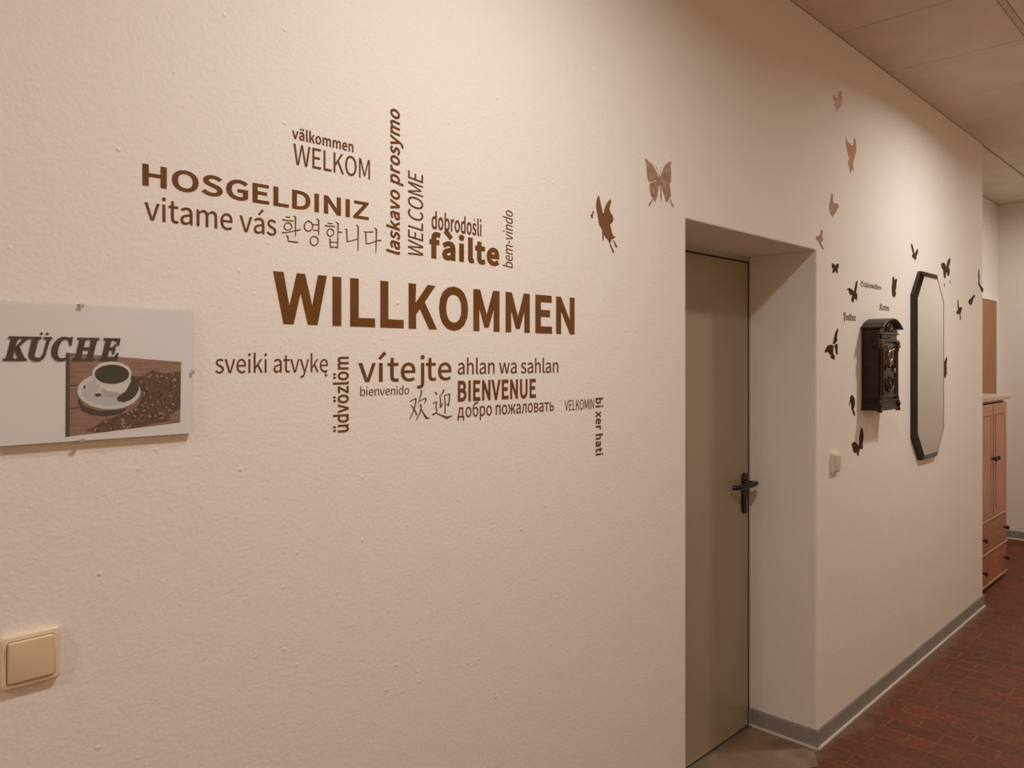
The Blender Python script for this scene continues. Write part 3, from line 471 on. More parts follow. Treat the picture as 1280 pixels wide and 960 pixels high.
HANGUL = [[[[(7362, 18714), (7411, 18708), (7458, 18711), (7459, 18728), (7414, 18726), (7365, 18727)]], [[(7296, 18644), (7366, 18643), (7531, 18649), (7533, 18669), (7368, 18660), (7301, 18667)]], [[(7506, 18552), (7501, 18527), (7488, 18503), (7468, 18483), (7443, 18469), (7415, 18462), (7387, 18462), (7362, 18471), (7342, 18486), (7329, 18506), (7324, 18530), (7329, 18555), (7342, 18578), (7362, 18598), (7387, 18612), (7415, 18620), (7443, 18620), (7468, 18612), (7488, 18597), (7501, 18576)], [(7485, 18550), (7482, 18530), (7472, 18512), (7456, 18497), (7436, 18486), (7415, 18480), (7393, 18480), (7373, 18487), (7358, 18498), (7348, 18514), (7344, 18532), (7348, 18551), (7358, 18569), (7373, 18585), (7393, 18596), (7415, 18602), (7436, 18601), (7456, 18595), (7472, 18584), (7482, 18568)]], [[(7291, 18395), (7387, 18413), (7534, 18460), (7684, 18502), (7679, 18524), (7530, 18476), (7384, 18429), (7290, 18418)]], [[(7529, 18753), (7560, 18741), (7563, 18576), (7567, 18367), (7580, 18368), (7583, 18579), (7586, 18749), (7536, 18766)]], [[(7374, 18360), (7401, 18336), (7417, 18254), (7623, 18248), (7627, 18274), (7427, 18271), (7425, 18346), (7390, 18375)]]], [[[(7955, 18611), (7950, 18578), (7935, 18547), (7912, 18520), (7884, 18502), (7852, 18493), (7820, 18494), (7791, 18506), (7769, 18526), (7754, 18554), (7749, 18586), (7754, 18619), (7769, 18650), (7791, 18676), (7820, 18694), (7852, 18704), (7884, 18703), (7912, 18691), (7935, 18671), (7950, 18643)], [(7932, 18608), (7928, 18581), (7917, 18556), (7899, 18535), (7876, 18521), (7852, 18513), (7827, 18515), (7805, 18524), (7787, 18541), (7776, 18563), (7772, 18588), (7776, 18615), (7787, 18640), (7805, 18661), (7827, 18676), (7852, 18683), (7876, 18682), (7899, 18673), (7917, 18657), (7928, 18634)]], [[(7843, 18719), (7858, 18685), (7875, 18695), (7853, 18725)]], [[(7951, 18636), (8063, 18643), (8064, 18661), (7952, 18653)]], [[(7951, 18527), (8063, 18534), (8064, 18551), (7952, 18544)]], [[(8024, 18761), (8066, 18740), (8066, 18450), (8084, 18452), (8093, 18747), (8033, 18774)]], [[(8076, 18339), (8071, 18308), (8057, 18279), (8035, 18255), (8007, 18238), (7976, 18230), (7946, 18232), (7918, 18243), (7896, 18262), (7882, 18288), (7877, 18317), (7882, 18348), (7896, 18377), (7918, 18401), (7946, 18418), (7976, 18427), (8007, 18425), (8035, 18415), (8057, 18395), (8071, 18369)], [(8055, 18337), (8051, 18312), (8040, 18288), (8022, 18269), (8001, 18255), (7976, 18249), (7952, 18250), (7931, 18259), (7913, 18275), (7902, 18296), (7898, 18320), (7902, 18345), (7913, 18368), (7931, 18387), (7952, 18401), (7976, 18408), (8001, 18407), (8022, 18398), (8040, 18382), (8051, 18361)]]], [[[(8273, 18713), (8328, 18699), (8390, 18709), (8390, 18726), (8332, 18720), (8279, 18727)]], [[(8214, 18645), (8299, 18645), (8444, 18658), (8444, 18679), (8301, 18663), (8219, 18670)]], [[(8427, 18544), (8423, 18518), (8410, 18493), (8391, 18473), (8366, 18458), (8340, 18451), (8313, 18452), (8289, 18461), (8270, 18477), (8257, 18498), (8253, 18523), (8257, 18549), (8270, 18574), (8289, 18594), (8313, 18609), (8340, 18616), (8366, 18615), (8391, 18607), (8410, 18591), (8423, 18569)], [(8405, 18541), (8402, 18521), (8392, 18502), (8378, 18487), (8360, 18476), (8340, 18470), (8320, 18471), (8302, 18478), (8287, 18490), (8278, 18507), (8275, 18526), (8278, 18546), (8287, 18565), (8302, 18580), (8320, 18592), (8340, 18597), (8360, 18596), (8378, 18590), (8392, 18577), (8402, 18561)]], [[(8465, 18756), (8502, 18735), (8504, 18474), (8522, 18476), (8532, 18742), (8475, 18769)]], [[(8516, 18561), (8611, 18557), (8614, 18582), (8518, 18577)]], [[(8317, 18417), (8334, 18228), (8354, 18231), (8343, 18422)]], [[(8498, 18456), (8496, 18237), (8514, 18238), (8524, 18459)]], [[(8339, 18338), (8510, 18350), (8511, 18365), (8340, 18354)]], [[(8339, 18239), (8510, 18251), (8511, 18267), (8340, 18255)]]], [[[(8663, 18639), (8703, 18644), (8720, 18401), (8740, 18404), (8733, 18654), (8665, 18653)]], [[(8723, 18388), (8832, 18412), (8981, 18472), (8974, 18488), (8827, 18429), (8720, 18409)]], [[(8940, 18756), (8978, 18733), (8981, 18233), (8998, 18235), (9010, 18739), (8951, 18769)]]], [[[(9124, 18641), (9180, 18633), (9366, 18657), (9365, 18681), (9181, 18651), (9129, 18655)]], [[(9165, 18645), (9180, 18398), (9202, 18401), (9191, 18649)]], [[(9184, 18388), (9302, 18417), (9446, 18482), (9438, 18498), (9296, 18434), (9180, 18409)]], [[(9383, 18751), (9428, 18733), (9428, 18443), (9424, 18233), (9438, 18234), (9452, 18445), (9461, 18741), (9391, 18764)]], [[(9449, 18491), (9564, 18498), (9564, 18527), (9449, 18509)]]]]
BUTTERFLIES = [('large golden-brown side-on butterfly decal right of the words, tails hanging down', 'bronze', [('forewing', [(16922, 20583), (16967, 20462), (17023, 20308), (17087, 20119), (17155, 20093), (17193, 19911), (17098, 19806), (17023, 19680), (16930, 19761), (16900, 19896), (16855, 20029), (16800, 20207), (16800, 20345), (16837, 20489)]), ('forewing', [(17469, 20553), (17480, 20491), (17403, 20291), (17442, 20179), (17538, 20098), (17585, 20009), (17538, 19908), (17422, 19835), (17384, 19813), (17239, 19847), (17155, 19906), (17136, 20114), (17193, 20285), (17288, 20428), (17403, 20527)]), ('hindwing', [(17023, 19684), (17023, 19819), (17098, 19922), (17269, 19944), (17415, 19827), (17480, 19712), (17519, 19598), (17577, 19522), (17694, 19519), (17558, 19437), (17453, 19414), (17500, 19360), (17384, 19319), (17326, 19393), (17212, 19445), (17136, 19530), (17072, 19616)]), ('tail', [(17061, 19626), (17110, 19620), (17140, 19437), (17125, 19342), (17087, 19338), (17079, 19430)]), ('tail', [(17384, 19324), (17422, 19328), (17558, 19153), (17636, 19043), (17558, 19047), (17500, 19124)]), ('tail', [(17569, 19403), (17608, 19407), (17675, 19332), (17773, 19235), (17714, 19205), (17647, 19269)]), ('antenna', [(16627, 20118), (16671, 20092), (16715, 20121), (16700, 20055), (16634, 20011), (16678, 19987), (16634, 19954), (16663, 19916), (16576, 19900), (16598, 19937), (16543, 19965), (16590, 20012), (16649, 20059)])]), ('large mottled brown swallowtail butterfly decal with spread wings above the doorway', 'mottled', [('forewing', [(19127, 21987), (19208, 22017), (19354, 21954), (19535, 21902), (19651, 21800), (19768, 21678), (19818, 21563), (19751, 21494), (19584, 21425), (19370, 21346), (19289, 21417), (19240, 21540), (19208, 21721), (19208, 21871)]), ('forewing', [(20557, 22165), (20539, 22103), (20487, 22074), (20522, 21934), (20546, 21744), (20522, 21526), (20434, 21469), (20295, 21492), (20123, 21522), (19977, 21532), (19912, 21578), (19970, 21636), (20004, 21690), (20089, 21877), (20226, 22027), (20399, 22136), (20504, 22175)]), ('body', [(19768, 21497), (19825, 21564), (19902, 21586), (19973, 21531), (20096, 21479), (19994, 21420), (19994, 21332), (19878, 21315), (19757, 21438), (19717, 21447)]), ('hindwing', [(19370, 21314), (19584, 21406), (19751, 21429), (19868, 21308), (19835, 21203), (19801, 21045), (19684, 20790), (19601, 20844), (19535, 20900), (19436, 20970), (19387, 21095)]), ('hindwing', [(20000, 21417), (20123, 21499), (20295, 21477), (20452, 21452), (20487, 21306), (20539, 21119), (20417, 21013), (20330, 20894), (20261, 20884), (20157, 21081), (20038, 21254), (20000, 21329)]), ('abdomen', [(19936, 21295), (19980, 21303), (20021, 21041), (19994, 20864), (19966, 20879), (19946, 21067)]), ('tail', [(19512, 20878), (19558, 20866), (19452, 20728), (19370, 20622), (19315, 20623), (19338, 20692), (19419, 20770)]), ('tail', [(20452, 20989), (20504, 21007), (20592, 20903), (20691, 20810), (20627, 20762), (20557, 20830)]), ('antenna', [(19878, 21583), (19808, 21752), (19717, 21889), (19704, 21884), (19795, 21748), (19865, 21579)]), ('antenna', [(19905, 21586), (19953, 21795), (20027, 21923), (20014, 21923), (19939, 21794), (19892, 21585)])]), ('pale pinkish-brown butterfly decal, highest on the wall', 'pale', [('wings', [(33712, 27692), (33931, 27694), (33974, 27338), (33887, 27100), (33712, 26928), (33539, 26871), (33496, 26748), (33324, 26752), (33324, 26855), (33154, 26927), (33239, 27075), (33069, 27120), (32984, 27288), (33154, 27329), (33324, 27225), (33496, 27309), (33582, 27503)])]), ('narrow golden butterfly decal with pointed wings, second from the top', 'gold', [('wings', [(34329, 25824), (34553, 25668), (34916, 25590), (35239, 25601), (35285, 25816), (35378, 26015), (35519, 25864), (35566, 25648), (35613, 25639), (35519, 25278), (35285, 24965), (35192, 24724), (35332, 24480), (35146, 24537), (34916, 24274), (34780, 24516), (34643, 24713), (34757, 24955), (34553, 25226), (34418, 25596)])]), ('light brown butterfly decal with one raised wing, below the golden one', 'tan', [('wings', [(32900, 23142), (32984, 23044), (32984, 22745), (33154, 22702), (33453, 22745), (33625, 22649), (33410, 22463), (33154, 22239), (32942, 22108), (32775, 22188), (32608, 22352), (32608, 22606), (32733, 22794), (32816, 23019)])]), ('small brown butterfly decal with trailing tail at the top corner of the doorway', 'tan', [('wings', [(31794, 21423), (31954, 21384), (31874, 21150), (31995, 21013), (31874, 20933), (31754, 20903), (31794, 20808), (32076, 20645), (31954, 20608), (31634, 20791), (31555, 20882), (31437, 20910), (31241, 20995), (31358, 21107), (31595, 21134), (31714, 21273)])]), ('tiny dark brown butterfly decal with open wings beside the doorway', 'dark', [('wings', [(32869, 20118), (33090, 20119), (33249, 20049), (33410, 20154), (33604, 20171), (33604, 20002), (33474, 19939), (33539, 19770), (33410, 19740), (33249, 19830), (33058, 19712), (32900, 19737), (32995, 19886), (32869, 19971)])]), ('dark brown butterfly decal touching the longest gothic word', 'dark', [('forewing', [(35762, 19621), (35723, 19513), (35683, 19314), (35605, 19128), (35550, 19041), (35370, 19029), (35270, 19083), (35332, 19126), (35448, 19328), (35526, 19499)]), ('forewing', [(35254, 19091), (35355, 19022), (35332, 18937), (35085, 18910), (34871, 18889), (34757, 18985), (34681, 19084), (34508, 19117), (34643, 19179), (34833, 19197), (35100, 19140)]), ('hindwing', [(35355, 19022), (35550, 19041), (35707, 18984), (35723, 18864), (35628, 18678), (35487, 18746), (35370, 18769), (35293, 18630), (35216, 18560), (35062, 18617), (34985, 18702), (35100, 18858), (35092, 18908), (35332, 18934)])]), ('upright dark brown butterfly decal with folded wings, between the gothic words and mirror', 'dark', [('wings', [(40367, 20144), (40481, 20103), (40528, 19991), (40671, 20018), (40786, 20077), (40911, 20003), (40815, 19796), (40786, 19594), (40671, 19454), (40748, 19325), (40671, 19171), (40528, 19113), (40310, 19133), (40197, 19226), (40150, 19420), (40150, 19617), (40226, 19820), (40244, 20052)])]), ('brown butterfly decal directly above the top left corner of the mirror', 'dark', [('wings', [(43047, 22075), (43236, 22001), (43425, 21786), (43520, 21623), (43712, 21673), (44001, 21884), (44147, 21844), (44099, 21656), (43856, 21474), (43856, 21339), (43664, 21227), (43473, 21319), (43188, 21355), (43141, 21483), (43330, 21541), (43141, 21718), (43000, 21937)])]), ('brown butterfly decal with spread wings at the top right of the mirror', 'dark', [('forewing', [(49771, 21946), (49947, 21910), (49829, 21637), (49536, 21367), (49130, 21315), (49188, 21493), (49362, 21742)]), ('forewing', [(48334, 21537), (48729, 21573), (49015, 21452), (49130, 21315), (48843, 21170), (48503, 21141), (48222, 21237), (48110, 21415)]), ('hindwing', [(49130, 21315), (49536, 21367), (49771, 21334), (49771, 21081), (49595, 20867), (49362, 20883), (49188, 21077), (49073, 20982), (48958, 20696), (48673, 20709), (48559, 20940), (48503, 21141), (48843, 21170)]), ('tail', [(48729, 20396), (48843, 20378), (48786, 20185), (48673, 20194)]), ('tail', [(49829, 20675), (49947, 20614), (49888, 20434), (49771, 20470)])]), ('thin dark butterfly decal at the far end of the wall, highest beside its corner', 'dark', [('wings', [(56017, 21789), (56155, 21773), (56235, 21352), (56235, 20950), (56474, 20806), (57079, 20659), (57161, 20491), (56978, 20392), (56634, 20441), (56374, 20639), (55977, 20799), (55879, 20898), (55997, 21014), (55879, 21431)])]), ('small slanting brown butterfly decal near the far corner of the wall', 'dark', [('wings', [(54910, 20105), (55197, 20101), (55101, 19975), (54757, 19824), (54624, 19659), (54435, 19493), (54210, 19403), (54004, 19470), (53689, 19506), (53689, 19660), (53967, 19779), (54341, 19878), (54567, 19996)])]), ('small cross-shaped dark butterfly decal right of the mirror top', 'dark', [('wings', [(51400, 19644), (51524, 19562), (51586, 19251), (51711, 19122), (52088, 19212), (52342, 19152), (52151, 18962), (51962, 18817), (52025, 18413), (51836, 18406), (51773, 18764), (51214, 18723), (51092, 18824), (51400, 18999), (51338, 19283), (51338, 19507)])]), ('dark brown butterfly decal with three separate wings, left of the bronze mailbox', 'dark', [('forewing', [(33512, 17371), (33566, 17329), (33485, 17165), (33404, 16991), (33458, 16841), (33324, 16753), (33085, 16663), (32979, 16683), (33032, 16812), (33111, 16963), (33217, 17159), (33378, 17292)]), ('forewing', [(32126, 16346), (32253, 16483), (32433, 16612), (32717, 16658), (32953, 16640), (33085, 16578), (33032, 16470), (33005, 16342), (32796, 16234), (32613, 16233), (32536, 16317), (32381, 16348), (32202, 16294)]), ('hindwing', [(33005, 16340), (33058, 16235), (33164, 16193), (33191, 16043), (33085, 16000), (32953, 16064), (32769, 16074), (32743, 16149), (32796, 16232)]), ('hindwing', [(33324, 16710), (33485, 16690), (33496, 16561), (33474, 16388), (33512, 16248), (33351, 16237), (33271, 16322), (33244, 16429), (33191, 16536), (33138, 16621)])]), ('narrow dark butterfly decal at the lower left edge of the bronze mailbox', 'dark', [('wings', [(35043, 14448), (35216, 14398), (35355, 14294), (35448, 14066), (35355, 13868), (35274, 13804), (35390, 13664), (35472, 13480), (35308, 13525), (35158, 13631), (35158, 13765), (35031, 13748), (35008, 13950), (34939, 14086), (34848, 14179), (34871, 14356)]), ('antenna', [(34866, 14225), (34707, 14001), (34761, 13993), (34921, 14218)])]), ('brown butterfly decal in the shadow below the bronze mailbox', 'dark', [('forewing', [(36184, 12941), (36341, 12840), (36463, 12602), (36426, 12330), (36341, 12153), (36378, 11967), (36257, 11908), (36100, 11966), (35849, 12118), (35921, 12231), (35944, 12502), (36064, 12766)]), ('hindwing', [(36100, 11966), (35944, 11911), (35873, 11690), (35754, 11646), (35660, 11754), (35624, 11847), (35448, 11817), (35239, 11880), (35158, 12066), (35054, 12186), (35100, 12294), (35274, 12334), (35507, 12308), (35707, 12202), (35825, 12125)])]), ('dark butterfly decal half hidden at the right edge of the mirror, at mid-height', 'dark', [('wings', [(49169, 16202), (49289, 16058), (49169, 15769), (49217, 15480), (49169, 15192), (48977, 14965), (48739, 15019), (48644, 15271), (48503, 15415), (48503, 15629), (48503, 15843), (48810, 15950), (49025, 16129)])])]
PRINT = [('wood', [(3601, 16113), (5362, 15967), (5345, 14934), (3594, 14814)]), ('wood_dark', [(3601, 16113), (3658, 16109), (3655, 14817), (3594, 14814)]), ('wood_seam', [(3658, 15616), (3773, 15623), (3773, 15597), (3658, 15590)]), ('wood_seam', [(3655, 15255), (3788, 15269), (3788, 15250), (3655, 15234)]), ('bean_mass', [(4564, 15742), (4724, 15731), (4888, 15831), (5055, 15778), (5207, 15785), (5355, 15810), (5350, 15170), (5207, 15089), (5139, 14963), (4888, 14943), (4660, 14898), (4406, 14880), (4144, 14856), (3994, 14855), (3876, 14898), (3994, 14939), (4144, 15044), (4344, 15100), (4500, 15158), (4660, 15252), (4724, 15486)]), ('shade', [(3766, 15434), (3846, 15286), (4069, 15195), (4344, 15199), (4500, 15225), (4406, 15130), (4175, 15100), (3949, 15136), (3817, 15223), (3773, 15337)]), ('saucer', [(4698, 15480), (4691, 15434), (4672, 15389), (4642, 15348), (4601, 15311), (4551, 15279), (4492, 15252), (4428, 15232), (4358, 15219), (4286, 15214), (4212, 15215), (4139, 15223), (4069, 15239), (4003, 15260), (3943, 15287), (3889, 15320), (3844, 15356), (3808, 15396), (3782, 15439), (3767, 15483), (3762, 15527), (3768, 15571), (3785, 15613), (3813, 15653), (3850, 15689), (3897, 15721), (3951, 15748), (4012, 15769), (4079, 15784), (4150, 15792), (4223, 15793), (4296, 15787), (4368, 15774), (4437, 15754), (4501, 15728), (4559, 15696), (4608, 15658), (4647, 15617), (4676, 15573), (4693, 15527)]), ('saucer_in', [(4604, 15473), (4598, 15437), (4582, 15404), (4557, 15372), (4524, 15344), (4482, 15319), (4434, 15299), (4380, 15284), (4322, 15274), (4262, 15270), (4201, 15271), (4140, 15278), (4082, 15290), (4027, 15306), (3976, 15327), (3931, 15352), (3894, 15381), (3863, 15412), (3842, 15444), (3828, 15478), (3824, 15512), (3830, 15546), (3844, 15578), (3867, 15609), (3898, 15637), (3937, 15661), (3983, 15681), (4034, 15697), (4090, 15708), (4149, 15714), (4209, 15715), (4270, 15710), (4330, 15699), (4388, 15683), (4441, 15663), (4488, 15638), (4529, 15609), (4561, 15578), (4585, 15544), (4599, 15508)]), ('shade', [(4548, 15751), (4612, 15716), (4668, 15606), (4676, 15521), (4628, 15421), (4548, 15349), (4437, 15314), (4344, 15340), (4336, 15398), (4469, 15493), (4548, 15642)]), ('cup', [(3976, 15808), (4016, 15669), (4061, 15538), (4129, 15446), (4205, 15406), (4313, 15407), (4406, 15454), (4485, 15526), (4540, 15659), (4559, 15793), (4469, 15911), (4251, 15978), (4069, 15945)]), ('cup_shade', [(4016, 15653), (4076, 15521), (4137, 15441), (4205, 15406), (4313, 15407), (4406, 15454), (4344, 15480), (4205, 15501), (4099, 15586)]), ('cup', [(4022, 15616), (4071, 15603), (4087, 15564), (4055, 15501), (4014, 15462), (4033, 15437), (4083, 15476), (4126, 15558), (4097, 15635), (4032, 15657)]), ('shade', [(4105, 15447), (4104, 15442), (4102, 15438), (4099, 15434), (4094, 15430), (4088, 15427), (4081, 15425), (4073, 15423), (4065, 15422), (4057, 15422), (4049, 15423), (4040, 15424), (4033, 15427), (4026, 15429), (4020, 15433), (4015, 15437), (4012, 15441), (4010, 15445), (4009, 15450), (4010, 15454), (4012, 15459), (4015, 15463), (4020, 15466), (4026, 15469), (4033, 15472), (4040, 15473), (4049, 15474), (4057, 15474), (4065, 15474), (4073, 15472), (4081, 15470), (4088, 15467), (4094, 15464), (4099, 15460), (4102, 15456), (4104, 15451)]), ('shade', [(3874, 15578), (3874, 15573), (3873, 15568), (3872, 15564), (3871, 15560), (3869, 15556), (3868, 15553), (3866, 15551), (3863, 15550), (3861, 15550), (3859, 15550), (3856, 15552), (3854, 15554), (3853, 15557), (3851, 15560), (3850, 15564), (3849, 15569), (3848, 15574), (3848, 15579), (3848, 15584), (3849, 15589), (3850, 15593), (3851, 15598), (3853, 15601), (3854, 15604), (3856, 15606), (3859, 15607), (3861, 15608), (3863, 15607), (3866, 15606), (3868, 15604), (3869, 15601), (3871, 15597), (3872, 15593), (3873, 15588), (3874, 15583)]), ('cup_rim', [(4559, 15784), (4554, 15751), (4541, 15720), (4518, 15690), (4488, 15664), (4451, 15641), (4408, 15623), (4361, 15611), (4312, 15603), (4260, 15602), (4210, 15606), (4161, 15615), (4115, 15630), (4074, 15649), (4038, 15672), (4010, 15699), (3989, 15729), (3976, 15760), (3972, 15791), (3976, 15823), (3989, 15854), (4010, 15883), (4038, 15909), (4074, 15931), (4115, 15950), (4161, 15963), (4210, 15971), (4260, 15974), (4312, 15971), (4361, 15963), (4408, 15949), (4451, 15930), (4488, 15906), (4518, 15879), (4541, 15849), (4554, 15817)]), ('coffee', [(4523, 15768), (4518, 15741), (4506, 15714), (4487, 15690), (4460, 15668), (4428, 15649), (4390, 15635), (4349, 15624), (4305, 15618), (4260, 15617), (4216, 15620), (4173, 15628), (4132, 15640), (4096, 15656), (4065, 15676), (4040, 15698), (4021, 15722), (4010, 15748), (4006, 15775), (4010, 15801), (4021, 15827), (4040, 15851), (4065, 15873), (4096, 15891), (4132, 15906), (4173, 15917), (4216, 15924), (4260, 15926), (4305, 15924), (4349, 15917), (4390, 15905), (4428, 15889), (4460, 15870), (4487, 15847), (4506, 15822), (4518, 15795)])]
MIR = (4.29, 4.795, 1.07, 2.07); MCX = 0.118; MCZ = 0.13

# ------------------------------------------------------------------ the room shell
CEIL = 3.0
X0, X1, XEND = -3.6, 5.70, 8.03        # start of corridor, end of the main wall, far wall
YB, YA = -1.96, 0.42                    # opposite wall, back of the alcove
DX0, DX1, DZ, DEPTH = 2.14, 3.13, 2.051, 0.29
def structure(o, label): return tag(o, label, None, None, 'structure')

bm = bmesh.new()
b2 = bmesh.new()
fv = [b2.verts.new((x, 0, z)) for x, z in ((X0, 0), (DX0, 0), (DX0, DZ), (DX1, DZ), (DX1, 0), (X1, 0), (X1, CEIL), (X0, CEIL))]
f = b2.faces.new(fv)
r = bmesh.ops.extrude_face_region(b2, geom=[f])
for v in r['geom']:
    if isinstance(v, bmesh.types.BMVert): v.co.y = 0.42
edges = [e for e in b2.edges if all(abs(v.co.y) < 1e-6 for v in e.verts) and (
    all(abs(v.co.x - DX0) < 1e-6 for v in e.verts) or all(abs(v.co.x - DX1) < 1e-6 for v in e.verts) or
    all(abs(v.co.z - DZ) < 1e-6 for v in e.verts) or all(abs(v.co.x - X1) < 1e-6 for v in e.verts))]
bmesh.ops.bevel(b2, geom=edges, offset=0.006, segments=3, profile=0.5, affect='EDGES')
bmesh.ops.triangulate(b2, faces=[f for f in b2.faces if len(f.verts) > 4])
add(bm, b2)
structure(obj('wall_left', bm, WALL), 'white rough-plastered corridor wall carrying the words and butterflies')
structure(obj('wall_alcove', B(X1, XEND, YA, YA + 0.12, 0, CEIL), JAMB), 'pale wall behind the pine cabinet at the far end')
structure(obj('wall_far', B(XEND, XEND + 0.12, YB, YA + 0.12, 0, CEIL), JAMB), 'pale wall closing the far end of the corridor')
structure(obj('wall_right', B(X0, XEND, YB - 0.12, YB, 0, CEIL), OPPOSITE), 'plain apricot wall on the other side of the corridor')
structure(obj('wall_back', B(X0 - 0.12, X0, YB - 0.12, 0.42, 0, CEIL), OPPOSITE), 'plain apricot wall behind the viewer')
structure(obj('floor', B(X0, XEND, YB, YA, -0.10, 0.0), FLOOR), 'red brick paving with pale worn joints')
# screed in the doorway: its front edge is ragged where the bricks begin
random.seed(3)
pts = [(DX0, DEPTH + 0.03), (DX0, -0.02)]
for k in range(1, 24):
    x = DX0 + (DX1 - DX0) * k / 24
    pts.append((x, -0.055 + 0.012 * math.sin(k * 1.7) + random.uniform(-0.006, 0.006) + (0.03 if k > 21 else 0)))
pts += [(DX1, -0.014), (DX1, DEPTH + 0.03)]
b = bmesh.new(); f = b.faces.new([b.verts.new((x, y, 0.0)) for x, y in pts])
r = bmesh.ops.extrude_face_region(b, geom=[f])
for v in r['geom']:
    if isinstance(v, bmesh.types.BMVert): v.co.z = 0.003
structure(obj('floor_niche', b, NICHE), 'smooth brown screed floor inside the doorway')
# ceiling: slab with a grid of mineral tiles
structure(obj('ceiling', B(X0, XEND, YB, YA, CEIL + 0.012, CEIL + 0.1), TBAR), 'suspended ceiling above the corridor')
bm = bmesh.new()
gx = [3.335 + 0.625 * k for k in range(-10, 9)]
gx = [X0] + [x for x in gx if X0 + 0.05 < x < XEND - 0.05] + [XEND]
gy = [YA, -0.0] + [-0.584 - 0.625 * k for k in range(0, 4)] + [YB]
g = 0.0028
for a, c in zip(gx, gx[1:]):
    for p, q in zip(gy, gy[1:]):
        if p > 0.1 and a < X1: 
            if c <= X1: continue
            a2 = X1
        else: a2 = a
        box(bm, a2 + g, c - g, q + (0.0145 if q > YB else g), p - (0.0005 if abs(p) < 0.01 else 0.0145 if p < 0 else g), CEIL + 0.0, CEIL + 0.014, 0.0025, 1)
structure(obj('ceiling_tiles', bm, TILE), 'square mineral ceiling tiles above the corridor')
bm = bmesh.new()
for k in range(3): box(bm, X0, XEND, -0.584 - 0.625 * k - 0.0118, -0.584 - 0.625 * k + 0.0118, CEIL + 0.001, CEIL + 0.012, 0.001, 1)
structure(obj('ceiling_grid', bm, TBAR), 'long bars between the rows of ceiling tiles')

# skirting: grey cove strip with a pale lip along the floor
def skirting(name, x0, y0, x1, y1, nx, ny, label):
    """From (x0,y0) to (x1,y1) along a wall face; (nx,ny) points into the room."""
    d = Vector((x1 - x0, y1 - y0, 0)); n = Vector((nx, ny, 0))
    def prof(pr, nm, m, parent=None):
        b = bmesh.new(); rings = []
        for s in (0, 1):
            rings.append([b.verts.new(Vector((x0, y0, 0)) + d * s + n * o + Vector((0, 0, z))) for o, z in pr])
        k = len(pr)
        for i in range(k): b.faces.new((rings[0][i], rings[0][(i + 1) % k], rings[1][(i + 1) % k], rings[1][i]))
        b.faces.new(rings[0]); b.faces.new(rings[1][::-1])
        return obj(nm, b, m, parent)
    o = prof([(0.0, 0.012), (0.0, 0.078), (0.004, 0.078), (0.007, 0.072), (0.008, 0.02), (0.010, 0.012)], name, SKIRT)
    structure(o, label)
    l = prof([(0.0, 0.001), (0.0, 0.0119), (0.0105, 0.0119), (0.015, 0.008), (0.016, 0.001)], 'skirting_lip', LIP, o)
    l['label'] = 'pale lip along the foot of the skirting'
skirting('baseboard_left', X0, 0, DX0, 0, 0, -1, 'grey skirting left of the doorway')
skirting('baseboard_doorway_left', DX0, -0.012, DX0, DEPTH, 1, 0, 'grey skirting on the near side of the doorway')
skirting('baseboard_doorway_right', DX1, DEPTH, DX1, -0.012, -1, 0, 'grey skirting on the far side of the doorway')
skirting('baseboard_right', DX1 - 0.008, 0, X1 + 0.008, 0, 0, -1, 'grey skirting along the wall below the mailbox and mirror')
skirting('baseboard_end', X1, -0.012, X1, YA, 1, 0, 'grey skirting round the end of the wall beside the cabinet')
skirting('baseboard_far', XEND, YA, XEND, YB, -1, 0, 'grey skirting along the far end wall')

# ------------------------------------------------------------------ the grey door in its niche
door = root('door_1', (DX1, DEPTH, 0), 'grey metal door with black lever handle set back in the doorway', None, None, 'structure')
b = B(-0.99 + 0.026, -0.025, 0.0, 0.045, 0.012, DZ - 0.030, 0.002)
obj('door_leaf', b, DOORM, door)
b = bmesh.new()                                   # steel frame strips hugging the niche
box(b, -0.99, -0.99 + 0.018, 0.002, 0.07, 0.004, DZ)
box(b, -0.013, 0.0, 0.0, 0.07, 0.004, DZ)
box(b, -0.972, -0.013, 0.006, 0.07, DZ - 0.022, DZ)
obj('door_frame', b, FRAMEM, door)
b = bmesh.new()
box(b, -0.025, -0.013, 0.002, 0.05, 0.004, DZ - 0.022); box(b, -0.972, -0.964, 0.010, 0.05, 0.004, DZ - 0.022)
box(b, -0.964, -0.025, 0.002, 0.05, DZ - 0.030, DZ - 0.022); box(b, -0.964, -0.025, 0.010, 0.05, 0.004, 0.012)
obj('door_seal', b, SEAL, door)
obj('threshold_strip', B(-0.972, -0.013, -0.016, -0.001, 0.003, 0.008, 0.001), STEEL, door)
hp = obj('handle_plate', rbox(bmesh.new(), -0.083, -0.041, -0.011, 0.0, 0.938, 1.113, 0.020, 0.004), BLACK, door, smooth=40)
b = bmesh.new()
lathe(b, [(0.015, 0.010), (0.015, 0.018), (0.011, 0.022), (0.0105, 0.046)], (-0.062, 0, 1.072))
path = smooth_path([(-0.050, -0.050, 1.073), (-0.066, -0.058, 1.073), (-0.100, -0.058, 1.071), (-0.150, -0.050, 1.068), (-0.185, -0.036, 1.066), (-0.198, -0.020, 1.066)], 5)
tube(b, path, [0.0095 + 0.0018 * math.sin(i / (len(path) - 1) * math.pi) for i in range(len(path))], 12)
obj('lever', b, BLACK, hp, smooth=50)
b = bmesh.new(); rbox(b, -0.068, -0.056, -0.0145, -0.010, 0.968, 1.000, 0.0058, 0.001)
o = obj('lock_cylinder', b, LOCKM, hp, smooth=40); o['label'] = 'metal lock cylinder'

